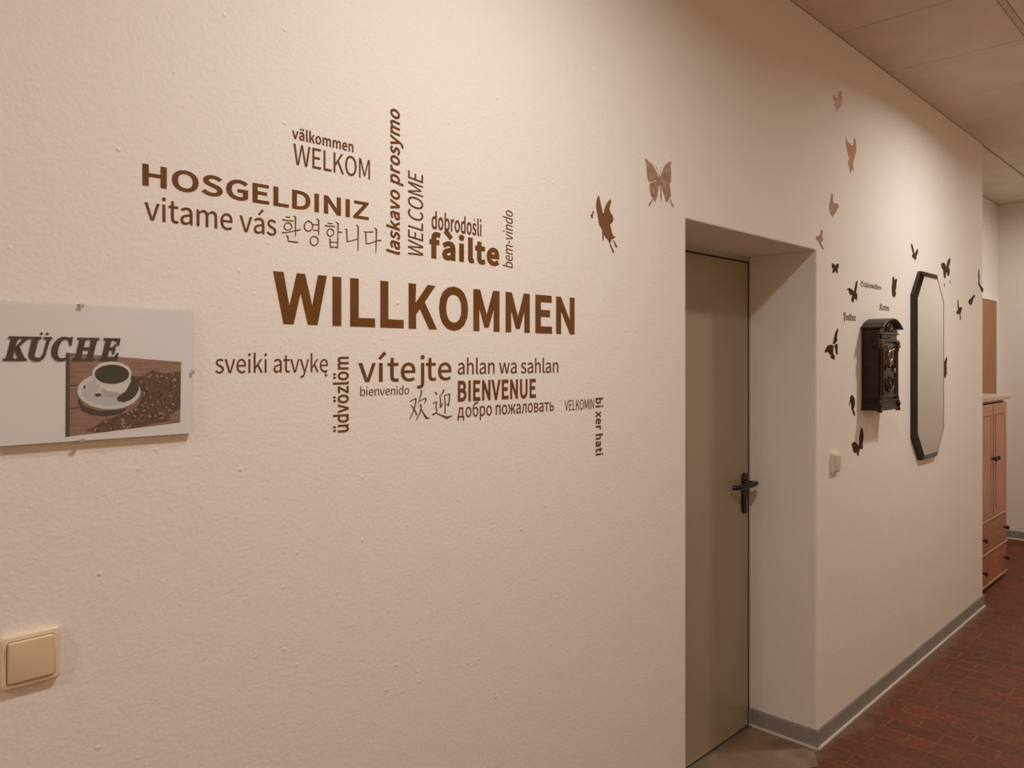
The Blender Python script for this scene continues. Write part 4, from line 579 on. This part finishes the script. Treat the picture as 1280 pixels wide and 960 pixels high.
# far wooden door in the alcove
d2 = root('door_2', (7.43, YA, 0), 'brown wooden door behind the pine cabinet', None, None, 'structure')
obj('door_leaf', B(-0.42, 0.43, -0.022, 0.0, 0.005, 2.115, 0.002), OAK, d2)
b = bmesh.new()
box(b, 0.432, 0.475, -0.03, 0.0, 0.0, 2.16, 0.003); box(b, -0.465, -0.422, -0.03, 0.0, 0.0, 2.16, 0.003); box(b, -0.422, 0.432, -0.03, 0.0, 2.117, 2.16, 0.003)
obj('door_frame', b, JAMB, d2)

# ------------------------------------------------------------------ lettering
def parse(d): return {c: [[tuple(map(int, q.split(','))) for q in p.split(' ')] for p in s.split('|')] for c, s in d.items()}
FONTS = {'sans': parse(SANS), 'gothic': parse(GOTHIC), 'slab': parse(SLAB)}
SPACE = {'sans': 224, 'gothic': 250, 'slab': 250}
def area2(p): return sum(p[i][0] * p[(i + 1) % len(p)][1] - p[(i + 1) % len(p)][0] * p[i][1] for i in range(len(p)))
def embolden(contours, d):
    """Push every outline outwards by d (inwards for holes); the outer contour is the largest one."""
    if not d: return contours
    big = max(contours, key=lambda p: abs(area2(p))); sg = 1 if area2(big) > 0 else -1
    out = []
    for p in contours:
        n = len(p); q = []
        for i in range(n):
            a, b_, c = Vector(p[i - 1]), Vector(p[i]), Vector(p[(i + 1) % n])
            e1 = (b_ - a).normalized(); e2 = (c - b_).normalized()
            n1 = Vector((e1.y, -e1.x)) * sg; n2 = Vector((e2.y, -e2.x)) * sg
            m_ = n1 + n2
            if m_.length < 0.2: m_ = n1
            m_.normalize(); k = 1 / max(0.55, m_.dot(n1))
            q.append(tuple(b_ + m_ * d * k))
        q = unloop(q)
        if d > 0 and p is not big and min(v[1] for v in p) > 545: q = [(x, y + 1.5 * d) for x, y in q]   # keep dots and accents clear of the stem
        out.append(q)
    return out
def unloop(p):
    """Cut out the small loops that pushing an outline makes at its inner corners."""
    p = [Vector(q) for q in p]; again = True
    while again and len(p) > 4:
        again = False; n = len(p)
        for i in range(n):
            for d in range(2, min(8, n - 2)):
                j = (i + d) % n
                a, b_, c, e = p[i], p[(i + 1) % n], p[j], p[(j + 1) % n]
                r1, r2 = b_ - a, e - c; den = r1.cross(r2)
                if abs(den) < 1e-9: continue
                t, u = (c - a).cross(r2) / den, (c - a).cross(r1) / den
                if 0 < t < 1 and 0 < u < 1:
                    x = a + r1 * t
                    kill = {(i + 1 + k) % n for k in range(d)}
                    p = [x if k == (i + 1) % n else q for k, q in enumerate(p) if k not in kill or k == (i + 1) % n]
                    again = True; break
            if again: break
    return [tuple(q) for q in p]
def layout(text, fam, wt, slant):
    """[(char, contours)] in font units, set along +x from the baseline, with side bearings kept."""
    F = FONTS[fam]; x = 0; run = []
    for c in text:
        if c == ' ': x += SPACE[fam] + wt; continue
        ct = embolden(F[c], wt)
        xs = [q[0] for p in F[c] for q in p]
        if fam == 'sans': lb, rb = max(10, min(xs)) * 0.9, RSB.get(c, 18) * 0.9
        else: lb = rb = BEAR[fam]
        ct = [[(px + x + slant * py - min(xs) + lb + wt, py) for px, py in p] for p in ct]
        run.append((c, ct)); x += max(xs) - min(xs) + lb + rb + 2 * wt
    return run
BEAR = {'gothic': 18, 'slab': -14}
RSB = {**{c: 84 for c in 'HINMUdhnmuiüайпдл'}, **{c: 46 for c in 'oebpöDOBGSCрьвсбо'}, 'a': 78, 'à': 78, 'á': 78, 'ä': 78, 's': 34, 'š': 34, 'l': 26, 'W': 22, 'E': 44, '-': 40}
REF = {'x': 487, 'c': 733, 'f': 700}
def lettering(name, text, fam, wt, slant, rot, ref, p0, p1, q0, q1, label, cat, group, m, as_parts=True):
    run = layout(text, fam, wt, slant)
    F = FONTS[fam]
    if ref == 'x':
        ch = next(c for c in 'xvzwueaonоap' if c in F); top = max(q[1] for p in FONTS['sans']['x'] for q in p)
    elif ref == 'c': top = 733
    else: top = 700
    top += wt; low = -wt
    xs = [q[0] for _, ct in run for p in ct for q in p]
    a0, a1 = min(xs), max(xs)
    sx = abs(p1 - p0) / (a1 - a0); sz = abs(q1 - q0) / (top - low)
    cx = (a0 + a1) / 2
    if rot == 0: loc = ((p0 + p1) / 2, 0, q0)
    else: loc = (q0, 0, (p0 + p1) / 2)
    r = root(name, loc, label, cat, group)
    def tr(q):
        a, b_ = (q[0] - cx) * sx, (q[1] - low) * sz
        if rot == 0: return (a, b_)
        if rot == 90: return (-b_, a)
        return (b_, -a)
    if as_parts:
        for c, ct in run: flat_outline('letter', [[tr(q) for q in p] for p in ct], m, r, -0.0003)
    else:
        flat_outline('letters', [[tr(q) for q in p] for _, ct in run for p in ct], m, r, -0.0003)
    return r
for (text, wt, sl, rot, ref, p0, p1, q0, q1, label) in WORDS:
    lettering('wall_lettering', text, 'sans', wt, sl, rot, ref, p0, p1, q0, q1, label, 'wall lettering', 'welcome words on the wall', VINYL)
for (text, wt, sl, rot, ref, p0, p1, q0, q1, label) in GOTHIC_WORDS:
    t = text.replace('lusse', 'lüsse')
    lettering('gothic_lettering', t, 'gothic', wt, sl, rot, ref, p0, p1, q0, q1, label, 'wall lettering', 'gothic words near the mailbox', GOTHICM)
def traced(name, chars, label, m):
    """chars: per letter a list of strokes, each a list of contours in tenths of a millimetre."""
    allp = [q for ch in chars for st in ch for c in st for q in c]
    cx = (min(q[0] for q in allp) + max(q[0] for q in allp)) / 2e4; cz = min(q[1] for q in allp) / 1e4
    r = root(name, (cx, 0, cz), label, 'wall lettering', 'welcome words on the wall')
    for ch in chars:
        bmx = bmesh.new()
        for i, st in enumerate(ch):
            o = flat_outline('letter', [[(q[0] / 1e4 - cx, q[1] / 1e4 - cz) for q in c] for c in st], m, r, -0.0003 - 0.00003 * i)
            bmx.from_mesh(o.data); me = o.data; bpy.data.objects.remove(o); bpy.data.meshes.remove(me)
        obj('letter', bmx, m, r)
traced('wall_lettering', HANGUL, 'thin brown wall lettering in Korean script right of "vitame vás"', VINYL)
traced('wall_lettering', [[[c] for c in ch] for ch in HANZI], 'brown brush-style wall lettering of two Chinese characters', VINYL)

# ------------------------------------------------------------------ butterflies
for label, mk, parts in BUTTERFLIES:
    allp = [q for _, p in parts for q in p]
    cx = (min(q[0] for q in allp) + max(q[0] for q in allp)) / 2e4; cz = (min(q[1] for q in allp) + max(q[1] for q in allp)) / 2e4
    loc = (cx, 0, cz)
    if len(parts) == 1:
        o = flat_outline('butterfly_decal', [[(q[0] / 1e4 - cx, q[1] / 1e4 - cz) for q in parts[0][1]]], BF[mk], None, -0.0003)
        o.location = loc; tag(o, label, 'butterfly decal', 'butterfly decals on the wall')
    else:
        r = root('butterfly_decal', loc, label, 'butterfly decal', 'butterfly decals on the wall')
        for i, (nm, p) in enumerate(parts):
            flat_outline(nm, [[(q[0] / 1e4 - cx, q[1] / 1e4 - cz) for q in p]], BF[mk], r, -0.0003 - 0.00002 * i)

# ------------------------------------------------------------------ kitchen sign (clip frame)
SX0, SX1, SZ0, SZ1 = 0.259, 0.556, 1.473, 1.686
scx, scz = (SX0 + SX1) / 2, (SZ0 + SZ1) / 2
sign = root('kitchen_sign', (scx, 0, scz), 'frameless glass clip frame with "KÜCHE" and a coffee cup picture', 'sign')
hw, hh = (SX1 - SX0) / 2, (SZ1 - SZ0) / 2
obj('backboard', B(-hw + .001, hw - .001, -0.009, -0.003, -hh + .001, hh - .001, 0.0005, 1), BOARD, sign)
obj('paper', B(-hw + .0012, hw - .0012, -0.0098, -0.0092, -hh + .0012, hh - .0012), PAPER, sign)
def sheet(name, layers, parent, y0, step):
    """Printed layers stacked as hair-thin flat sheets; layers: (material, outline in sign coordinates)."""
    b = bmesh.new(); mats = []
    for i, (m, pts) in enumerate(layers):
        if m not in mats: mats.append(m)
        vs = [b.verts.new((x, y0 - step * i, z)) for x, z in pts]
        tris = tessellate_polygon([[Vector((x, z, 0)) for x, z in pts]])
        for t in tris:
            try: b.faces.new([vs[k] for k in t]).material_index = mats.index(m)
            except ValueError: pass
    me = bpy.data.meshes.new(name); b.to_mesh(me); b.free()
    return link(name, me, mats, parent)
S = lambda pts: [(x / 1e4 - scx, z / 1e4 - scz) for x, z in pts]
layers = []
random.seed(11)
def inside(p, poly):
    c = False
    for i in range(len(poly)):
        (x1, y1), (x2, y2) = poly[i - 1], poly[i]
        if (y1 > p[1]) != (y2 > p[1]) and p[0] < (x2 - x1) * (p[1] - y1) / (y2 - y1) + x1: c = not c
    return c
LEVEL = {}
for m, pts in PRINT:
    layers.append((PRINTM[m], S(pts)))
    if m == 'bean_mass':
        poly = S(pts); bx = [p[0] for p in poly]; bz = [p[1] for p in poly]
        beans = 0
        while beans < 430:
            p = (random.uniform(min(bx), max(bx)), random.uniform(min(bz), max(bz)))
            if not inside(p, poly): continue
            a = random.uniform(0, math.pi); ra, rb = random.uniform(.0018, .0030), random.uniform(.0010, .0017)
            lower = (p[1] - min(bz)) / (max(bz) - min(bz))
            mm = random.choices(['bean_dark', 'bean_mid', 'bean_light'], [5, 4, 2.4 if lower < .45 else 1.0])[0]
            q = []
            for k in range(8):
                t = k * math.pi / 4; X, Z = ra * math.cos(t), rb * math.sin(t)
                q.append((p[0] + X * math.cos(a) - Z * math.sin(a), p[1] + X * math.sin(a) + Z * math.cos(a)))
            if all(inside(v, poly) for v in q): layers.append((PRINTM[mm], q)); beans += 1
# beans share one level so that the stack stays thin
b = bmesh.new(); mats = []; lvl = 0; 
for i, (m, pts) in enumerate(layers):
    bean = m.name.startswith('print_bean_')
    if not bean: lvl += 1
    y = -0.00985 - 0.00006 * lvl - (0.00002 + 0.0000001 * i if bean else 0)
    if m not in mats: mats.append(m)
    vs = [b.verts.new((x, y, z)) for x, z in pts]
    for t in tessellate_polygon([[Vector((x, z, 0)) for x, z in pts]]):
        b.faces.new([vs[k] for k in t]).material_index = mats.index(m)
me = bpy.data.meshes.new('coffee_picture'); b.to_mesh(me); b.free()
o = link('coffee_picture', me, mats, sign); o['label'] = 'printed picture of a coffee cup on a saucer beside coffee beans'
# the word, printed over paper and picture
x0, x1, z0, z1 = SIGN_WORD
run = layout('KÜCHE', 'slab', 26, 0)
xs = [q[0] for _, ct in run for p in ct for q in p]; ks = (x1 - x0) / (max(xs) - min(xs)); kz = (z1 - z0) / 676
title = bpy.data.objects.new('sign_lettering', None); COL.objects.link(title); title.parent = sign
for c, ct in run:
    flat_outline('letter', [[((q[0] - min(xs)) * ks + x0 - scx, q[1] * kz + z0 - scz) for q in p] for p in ct], INK, title, -0.01095, 0.0001)
obj('glass_pane', B(-hw, hw, -0.0135, -0.0115, -hh, hh), GLASS, sign)
for cx_, cz_, vert in ((-0.026, hh, 1), (-0.026, -hh, 1), (hw, 0.0, 0), (-hw, 0.0, 0)):
    sg = 1 if (cz_ > 0 or cx_ > 0.05) else -1
    b = bmesh.new()
    if vert:
        box(b, cx_ - .0035, cx_ + .0035, -0.0145, 0.0, min(cz_, cz_ + sg * .0012), max(cz_, cz_ + sg * .0012), 0.0003, 1)
        box(b, cx_ - .0035, cx_ + .0035, -0.0148, -0.0137, min(cz_ - sg * .004, cz_ + sg * .001), max(cz_ - sg * .004, cz_ + sg * .001), 0.0003, 1)
    else:
        box(b, min(cx_, cx_ + sg * .0012), max(cx_, cx_ + sg * .0012), -0.0145, 0.0, cz_ - .0035, cz_ + .0035, 0.0003, 1)
        box(b, min(cx_ - sg * .004, cx_ + sg * .001), max(cx_ - sg * .004, cx_ + sg * .001), -0.0148, -0.0137, cz_ - .0035, cz_ + .0035, 0.0003, 1)
    obj('clip', b, STEEL, sign)

# ------------------------------------------------------------------ light switches
sw = root('light_switch', (0.314, 0, 1.153), 'large cream light switch on the wall below the coffee sign', 'light switch')
obj('frame', rbox(bmesh.new(), -0.040, 0.040, -0.010, 0.0, -0.040, 0.040, 0.008, 0.004), SWITCHF, sw, smooth=50)
obj('frame_gap', rbox(bmesh.new(), -0.0318, 0.0318, -0.0103, -0.009, -0.0318, 0.0318, 0.0045), GAPM, sw)
b = rbox(bmesh.new(), -0.031, 0.031, -0.0145, -0.009, -0.031, 0.031, 0.004, 0.002)
for v in b.verts:
    if v.co.y < -0.012: v.co.y += -0.0018 * v.co.z / 0.031
obj('rocker', b, SWITCH, sw, smooth=50)
sw2 = root('light_switch', (3.308, 0, 1.163), 'small white light switch between the doorway and the mailbox', 'light switch')
obj('frame', rbox(bmesh.new(), -0.036, 0.036, -0.014, 0.0, -0.042, 0.042, 0.004, 0.003), SWITCHF, sw2, smooth=50)
b = rbox(bmesh.new(), -0.027, 0.027, -0.020, -0.012, -0.033, 0.033, 0.003, 0.002)
for v in b.verts:
    if v.co.y < -0.018: v.co.y += -0.003 * v.co.z / 0.033
obj('rocker', b, SWITCHW, sw2, smooth=50)

# ------------------------------------------------------------------ antique mailbox
mb = root('mailbox', (3.740, 0, 1.367), 'dark bronze antique-style mailbox with arched roof on the wall', 'mailbox')
W2, DP = 0.1205, 0.075
b = B(-W2, W2, -DP, 0.0, 0.012, 0.372, 0.002)
obj('body', b, IRON, mb)
def arch(hw_, rise, flare, n=14):
    """Arch outline from left to right: short flat ends rising to a round crown."""
    pts = []
    for k in range(n + 1):
        t = -1 + 2 * k / n
        pts.append((t * hw_, rise * max(0.0, math.cos(min(1, abs(t) / 0.90) * math.pi / 2)) ** flare))
    return pts
top = arch(0.134, 0.042, 0.75, 30)
b = bmesh.new()
outline = [(x, 0.383 + z) for x, z in top] + [(x, 0.375 + z * 0.95) for x, z in reversed(top)]
prism_xz(b, outline, -0.096, 0.0)
roof = obj('roof', b, IRON, mb, smooth=35)
b = bmesh.new(); tube(b, [(x, -0.097, 0.3805 + z) for x, z in top], 0.0042, 8)
o = obj('roof_rim', b, IRONHI, roof, smooth=60); o['label'] = 'rubbed bright front rim of the roof'
inner = [(x * 0.86, z) for x, z in arch(0.134, 0.040, 0.75, 30)]
b = bmesh.new(); prism_xz(b, [(x, 0.372 + z) for x, z in inner] + [(0.115, 0.355), (-0.115, 0.355)], -DP - 0.004, -DP + 0.01)
obj('gable', b, IRON, mb)
b = bmesh.new()                                      # fan crest under the gable
for k in range(-3, 4):
    a = k * 0.42; tube(b, [(0, -DP - 0.006, 0.366), (0.030 * math.sin(a), -DP - 0.008, 0.366 + 0.030 * math.cos(a))], [0.003, 0.006], 8)
tube(b, [(0.040 * math.sin(a_ * .26), -DP - 0.007, 0.362 + 0.038 * math.cos(a_ * .26)) for a_ in range(-6, 7)], 0.0035, 8)
obj('crest', b, IRONHI, mb, smooth=60)
b = bmesh.new(); box(b, -0.122, 0.122, -DP - 0.010, -DP + 0.004, 0.350, 0.358, 0.002); box(b, -0.122, 0.122, -DP - 0.012, -DP + 0.004, 0.318, 0.326, 0.002)
obj('moulding', b, IRONHI, mb)
b = rbox(bmesh.new(), -0.098, 0.098, -DP - 0.007, -DP, 0.328, 0.349, 0.003, 0.0015)
fl = obj('letter_flap', b, IRON, mb, smooth=40)
b = bmesh.new(); tube(b, smooth_path([(-0.022, -DP - 0.006, 0.340), (-0.012, -DP - 0.012, 0.335), (0.012, -DP - 0.012, 0.335), (0.022, -DP - 0.006, 0.340)], 4), 0.0022, 8)
obj('flap_handle', b, IRONHI, fl, smooth=60)
for s in (-1, 1):
    b = bmesh.new()
    lathe(b, [(0.0095, 0.052), (0.0095, 0.060), (0.0070, 0.066), (0.0062, 0.16), (0.0060, 0.268), (0.0085, 0.276), (0.0095, 0.282)], (s * 0.107, -DP - 0.004, 0), 'z', 12)
    col_ = obj('column', b, IRON, mb, smooth=40)
    b = bmesh.new(); box(b, s * 0.107 - 0.013, s * 0.107 + 0.013, -DP - 0.016, -DP + 0.004, 0.304, 0.317, 0.002)
    lathe(b, [(0.0085, 0.282), (0.0135, 0.292), (0.0120, 0.304)], (s * 0.107, -DP - 0.004, 0), 'z', 12)
    for t in (-1, 1): tube(b, [(s * 0.107 + t * 0.011, -DP - 0.016, 0.296), (s * 0.107 + t * 0.011, -DP + 0.004, 0.296)], 0.0055, 10)
    obj('capital', b, IRONHI, col_, smooth=45)
    b = bmesh.new()                                  # side bracket volute that shows beyond the silhouette
    ang = [0.55 * k for k in range(14)]
    tube(b, [(s * (0.121 + 0.006 + 0.0075 * (1 - k / 16) * math.cos(a)), -DP + 0.012, 0.290 + 0.012 * (1 - k / 16) * math.sin(a)) for k, a in enumerate(ang)], 0.003, 8)
    obj('side_scroll', b, IRON, mb, smooth=60)
b = rbox(bmesh.new(), -0.092, 0.092, -DP - 0.005, -DP + 0.001, 0.060, 0.312, 0.004, 0.0015)
dr = obj('door', b, IRON, mb, smooth=40)
b = bmesh.new()
for x0_, x1_, z0_, z1_ in ((-0.084, 0.084, 0.298, 0.304), (-0.084, 0.084, 0.066, 0.072), (-0.084, -0.078, 0.066, 0.304), (0.078, 0.084, 0.066, 0.304), (-0.078, 0.078, 0.172, 0.177)):
    box(b, x0_, x1_, -DP - 0.0095, -DP - 0.004, z0_, z1_, 0.0015)
obj('door_moulding', b, IRONHI, dr)
# post horn with cord
b = bmesh.new()
yy = -DP - 0.011
coil = [(0.026 * math.cos(a), yy, 0.252 + 0.024 * math.sin(a)) for a in [math.radians(-60 + 20 * k) for k in range(19)]]
tube(b, coil, 0.0042, 8)
tube(b, smooth_path([(0.012, yy, 0.231), (-0.020, yy - 0.001, 0.224), (-0.048, yy - 0.002, 0.226)], 5), [0.0042 + 0.0011 * k for k in range(11)], 10)
tube(b, smooth_path([(0.013, yy, 0.273), (0.034, yy, 0.281), (0.052, yy, 0.280)], 4), 0.0030, 8)
tube(b, smooth_path([(-0.02, yy, 0.27), (-0.034, yy, 0.29), (0.0, yy, 0.296), (0.032, yy, 0.29)], 5), 0.0022, 8)
obj('post_horn', b, BRASS, dr, smooth=60).__setitem__('label', 'brass-coloured post horn emblem')
b = bmesh.new()
for s in (-1, 1):
    tube(b, smooth_path([(0, -DP - 0.008, 0.200), (s * 0.022, -DP - 0.009, 0.214), (s * 0.048, -DP - 0.008, 0.204), (s * 0.052, -DP - 0.008, 0.190), (s * 0.040, -DP - 0.008, 0.186)], 5), [0.0045 - 0.00012 * k for k in range(21)], 8)
    tube(b, smooth_path([(0, -DP - 0.008, 0.090), (s * 0.026, -DP - 0.010, 0.096), (s * 0.052, -DP - 0.009, 0.122), (s * 0.046, -DP - 0.008, 0.150), (s * 0.028, -DP - 0.008, 0.146)], 5), [0.0050 - 0.00014 * k for k in range(21)], 8)
    tube(b, smooth_path([(0, -DP - 0.009, 0.105), (s * 0.012, -DP - 0.010, 0.128), (s * 0.008, -DP - 0.009, 0.158)], 5), [0.0055 - 0.0003 * k for k in range(11)], 8)
lathe(b, [(0.014, 0), (0.013, 0.006), (0.008, 0.010), (0.001, 0.011)], (0, -DP - 0.004, 0.118), 'y', 14)
obj('scroll_ornament', b, IRONHI, dr, smooth=60)
b = bmesh.new(); lathe(b, [(0.0095, 0), (0.0095, 0.005), (0.0075, 0.007)], (0.062, -DP - 0.004, 0.185), 'y', 14)
obj('lock', b, BRASS, dr, smooth=40)
b = bmesh.new(); box(b, -0.124, 0.124, -DP - 0.010, 0.0, 0.044, 0.052, 0.002); box(b, -0.122, 0.122, -DP - 0.006, 0.0, 0.010, 0.044, 0.002); box(b, -0.126, 0.126, -DP - 0.012, 0.0, 0.004, 0.012, 0.002)
obj('base_moulding', b, IRON, mb)
for s in (-1, 1):
    b = bmesh.new()
    pts_ = [(s * (0.118 + 0.013 * math.cos(a) * (1 - k / 24)), -DP - 0.006, 0.030 + 0.020 * math.sin(a) * (1 - k / 24)) for k, a in enumerate([0.45 * j - 1.5 for j in range(16)])]
    tube(b, pts_, 0.0055, 8)
    lathe(b, [(0.009, 0), (0.010, 0.006), (0.006, 0.012)], (s * 0.118, -DP - 0.004, 0.030), 'y', 12)
    box(b, s * 0.118 - 0.010, s * 0.118 + 0.010, -DP - 0.014, -DP + 0.004, -0.004, 0.012, 0.003)
    obj('foot', b, IRON, mb, smooth=50)

# ------------------------------------------------------------------ octagonal mirror
def octa(x0, x1, z0, z1, cx_, cz_):
    return [(x0 + cx_, z1), (x1 - cx_, z1), (x1, z1 - cz_), (x1, z0 + cz_), (x1 - cx_, z0), (x0 + cx_, z0), (x0, z0 + cz_), (x0, z1 - cz_)]
MX0, MX1, MZ0, MZ1 = MIR
mcx, mcz = (MX0 + MX1) / 2, (MZ0 + MZ1) / 2
mw, mh = (MX1 - MX0) / 2, (MZ1 - MZ0) / 2
mir = root('wall_mirror', (mcx, 0, mcz), 'tall octagonal mirror with dark edging hanging right of the mailbox', 'mirror')
OUT = octa(-mw, mw, -mh, mh, MCX, MCZ)
def inset(d):
    k = d * 0.42
    return octa(-mw + d, mw - d, -mh + d, mh - d, MCX - k, MCZ - k * 0.8)
b = bmesh.new(); prism_xz(b, OUT, -0.016, 0.0)
obj('backing', b, MEDGE, mir)
def ring(b, A, ya, Bp, yb, only=None):
    va = [b.verts.new((x, ya, z)) for x, z in A]; vb = [b.verts.new((x, yb, z)) for x, z in Bp]
    for i in range(8): b.faces.new((va[i], va[(i + 1) % 8], vb[(i + 1) % 8], vb[i]))
def closed_ring(A0, ya, A1, yb, yback):
    b = bmesh.new()
    v = [[b.verts.new((x, y, z)) for x, z in P] for P, y in ((A0, yback), (A0, ya), (A1, yb), (A1, yback))]
    for j in range(4):
        p, q = v[j], v[(j + 1) % 4]
        for i in range(8): b.faces.new((p[i], p[(i + 1) % 8], q[(i + 1) % 8], q[i]))
    return b
obj('bevel_strips', closed_ring(inset(0.0), -0.018, inset(0.027), -0.028, -0.0161), DARKBEVEL, mir)
obj('bevel_line', closed_ring(inset(0.0272), -0.0285, inset(0.0315), -0.0270, -0.0161), SILVER, mir)
b = bmesh.new(); prism_xz(b, inset(0.0318), -0.0262, -0.0162)
obj('mirror_glass', b, MIRROR, mir)

# ------------------------------------------------------------------ pine cabinet in the alcove
CX0, CX1, CYF, CYB, CH = 5.88, 6.66, 0.085, 0.405, 1.335
cab = root('pine_cabinet', ((CX0 + CX1) / 2, (CYF + CYB) / 2, 0), 'reddish pine cabinet with two doors above two drawers', 'cabinet')
hx, hy = (CX1 - CX0) / 2, (CYB - CYF) / 2
b = bmesh.new()
box(b, -hx, -hx + .02, -hy + .002, hy, 0.03, CH - .024); box(b, hx - .02, hx, -hy + .002, hy, 0.03, CH - .024)
box(b, -hx + .02, hx - .02, -hy + .002, hy, 0.03, 0.05); box(b, -hx + .02, hx - .02, hy - .01, hy, 0.05, CH - .024)
box(b, -hx + .02, hx - .02, -hy + .002, hy - .01, 0.475, 0.492); box(b, -hx + .02, hx - .02, -hy + .002, hy - .01, CH - .04, CH - .024)
box(b, -hx + .02, hx - .02, -hy + .002, hy - .01, 0.252, 0.266)
obj('body', b, PINE, cab)
obj('top_board', B(-hx - .03, hx + .075, -hy - .03, hy, CH - .024, CH + .008, 0.004), PINETOP, cab)
obj('plinth', B(-hx + .01, hx - .01, -hy + .02, hy - .01, 0.0, 0.03), PINEH, cab)
for s in (-1, 1):
    x0_, x1_ = (-hx + .004, -.010) if s < 0 else (.010, hx - .004)
    z0_, z1_ = 0.495, CH - .045
    b = bmesh.new(); st = 0.050
    box(b, x0_, x0_ + st, -hy - .018, -hy, z0_, z1_, 0.002); box(b, x1_ - st, x1_, -hy - .018, -hy, z0_, z1_, 0.002)
    box(b, x0_ + st, x1_ - st, -hy - .018, -hy, z0_, z0_ + st, 0.002); box(b, x0_ + st, x1_ - st, -hy - .018, -hy, z1_ - st - .03, z1_, 0.002)
    dd = obj('door', b, PINE, cab)
    obj('door_panel', B(x0_ + st + .004, x1_ - st - .018, -hy - .020, -hy - .0172, z0_ + st + .002, z1_ - st - .032, 0.005), PINE, dd)
    obj('panel_groove', B(x0_ + st, x1_ - st, -hy - .0172, -hy - .001, z0_ + st, z1_ - st - .03), KNOB_AND_SHADE, dd)  # dark sheet filling the groove, painting its shade
    b = bmesh.new(); lathe(b, [(0.008, 0), (0.007, 0.012), (0.015, 0.022), (0.016, 0.030), (0.009, 0.036)], (x1_ - .032 if s < 0 else x0_ + .032, -hy - .018, 0.905), 'y', 14)
    obj('knob', b, KNOB_AND_SHADE, dd, smooth=50)
obj('door_gap', B(-.0098, .0098, -hy - .0178, -hy + .001, 0.495, CH - .045), KNOB_AND_SHADE, cab)  # solid dark strip, shade between the doors put into its colour
for z_ in (0.0385, 0.259, 0.484):
    obj('rail', B(-hx + .004, hx - .002, -hy - .024, -hy + .001, z_ - .0075, z_ + .0075, 0.003), RAILM, cab)
for z0_, z1_ in ((0.048, 0.2495), (0.2685, 0.4745)):
    dd = obj('drawer', B(-hx + .004, hx - .004, -hy - .018, -hy, z0_, z1_, 0.006), PINEH, cab)
    for s in (-1, 1):
        b = bmesh.new(); lathe(b, [(0.008, 0), (0.007, 0.012), (0.015, 0.022), (0.016, 0.030), (0.009, 0.036)], (s * (hx - .09), -hy - .018, (z0_ + z1_) / 2), 'y', 14)
        obj('knob', b, KNOB_AND_SHADE, dd, smooth=50)
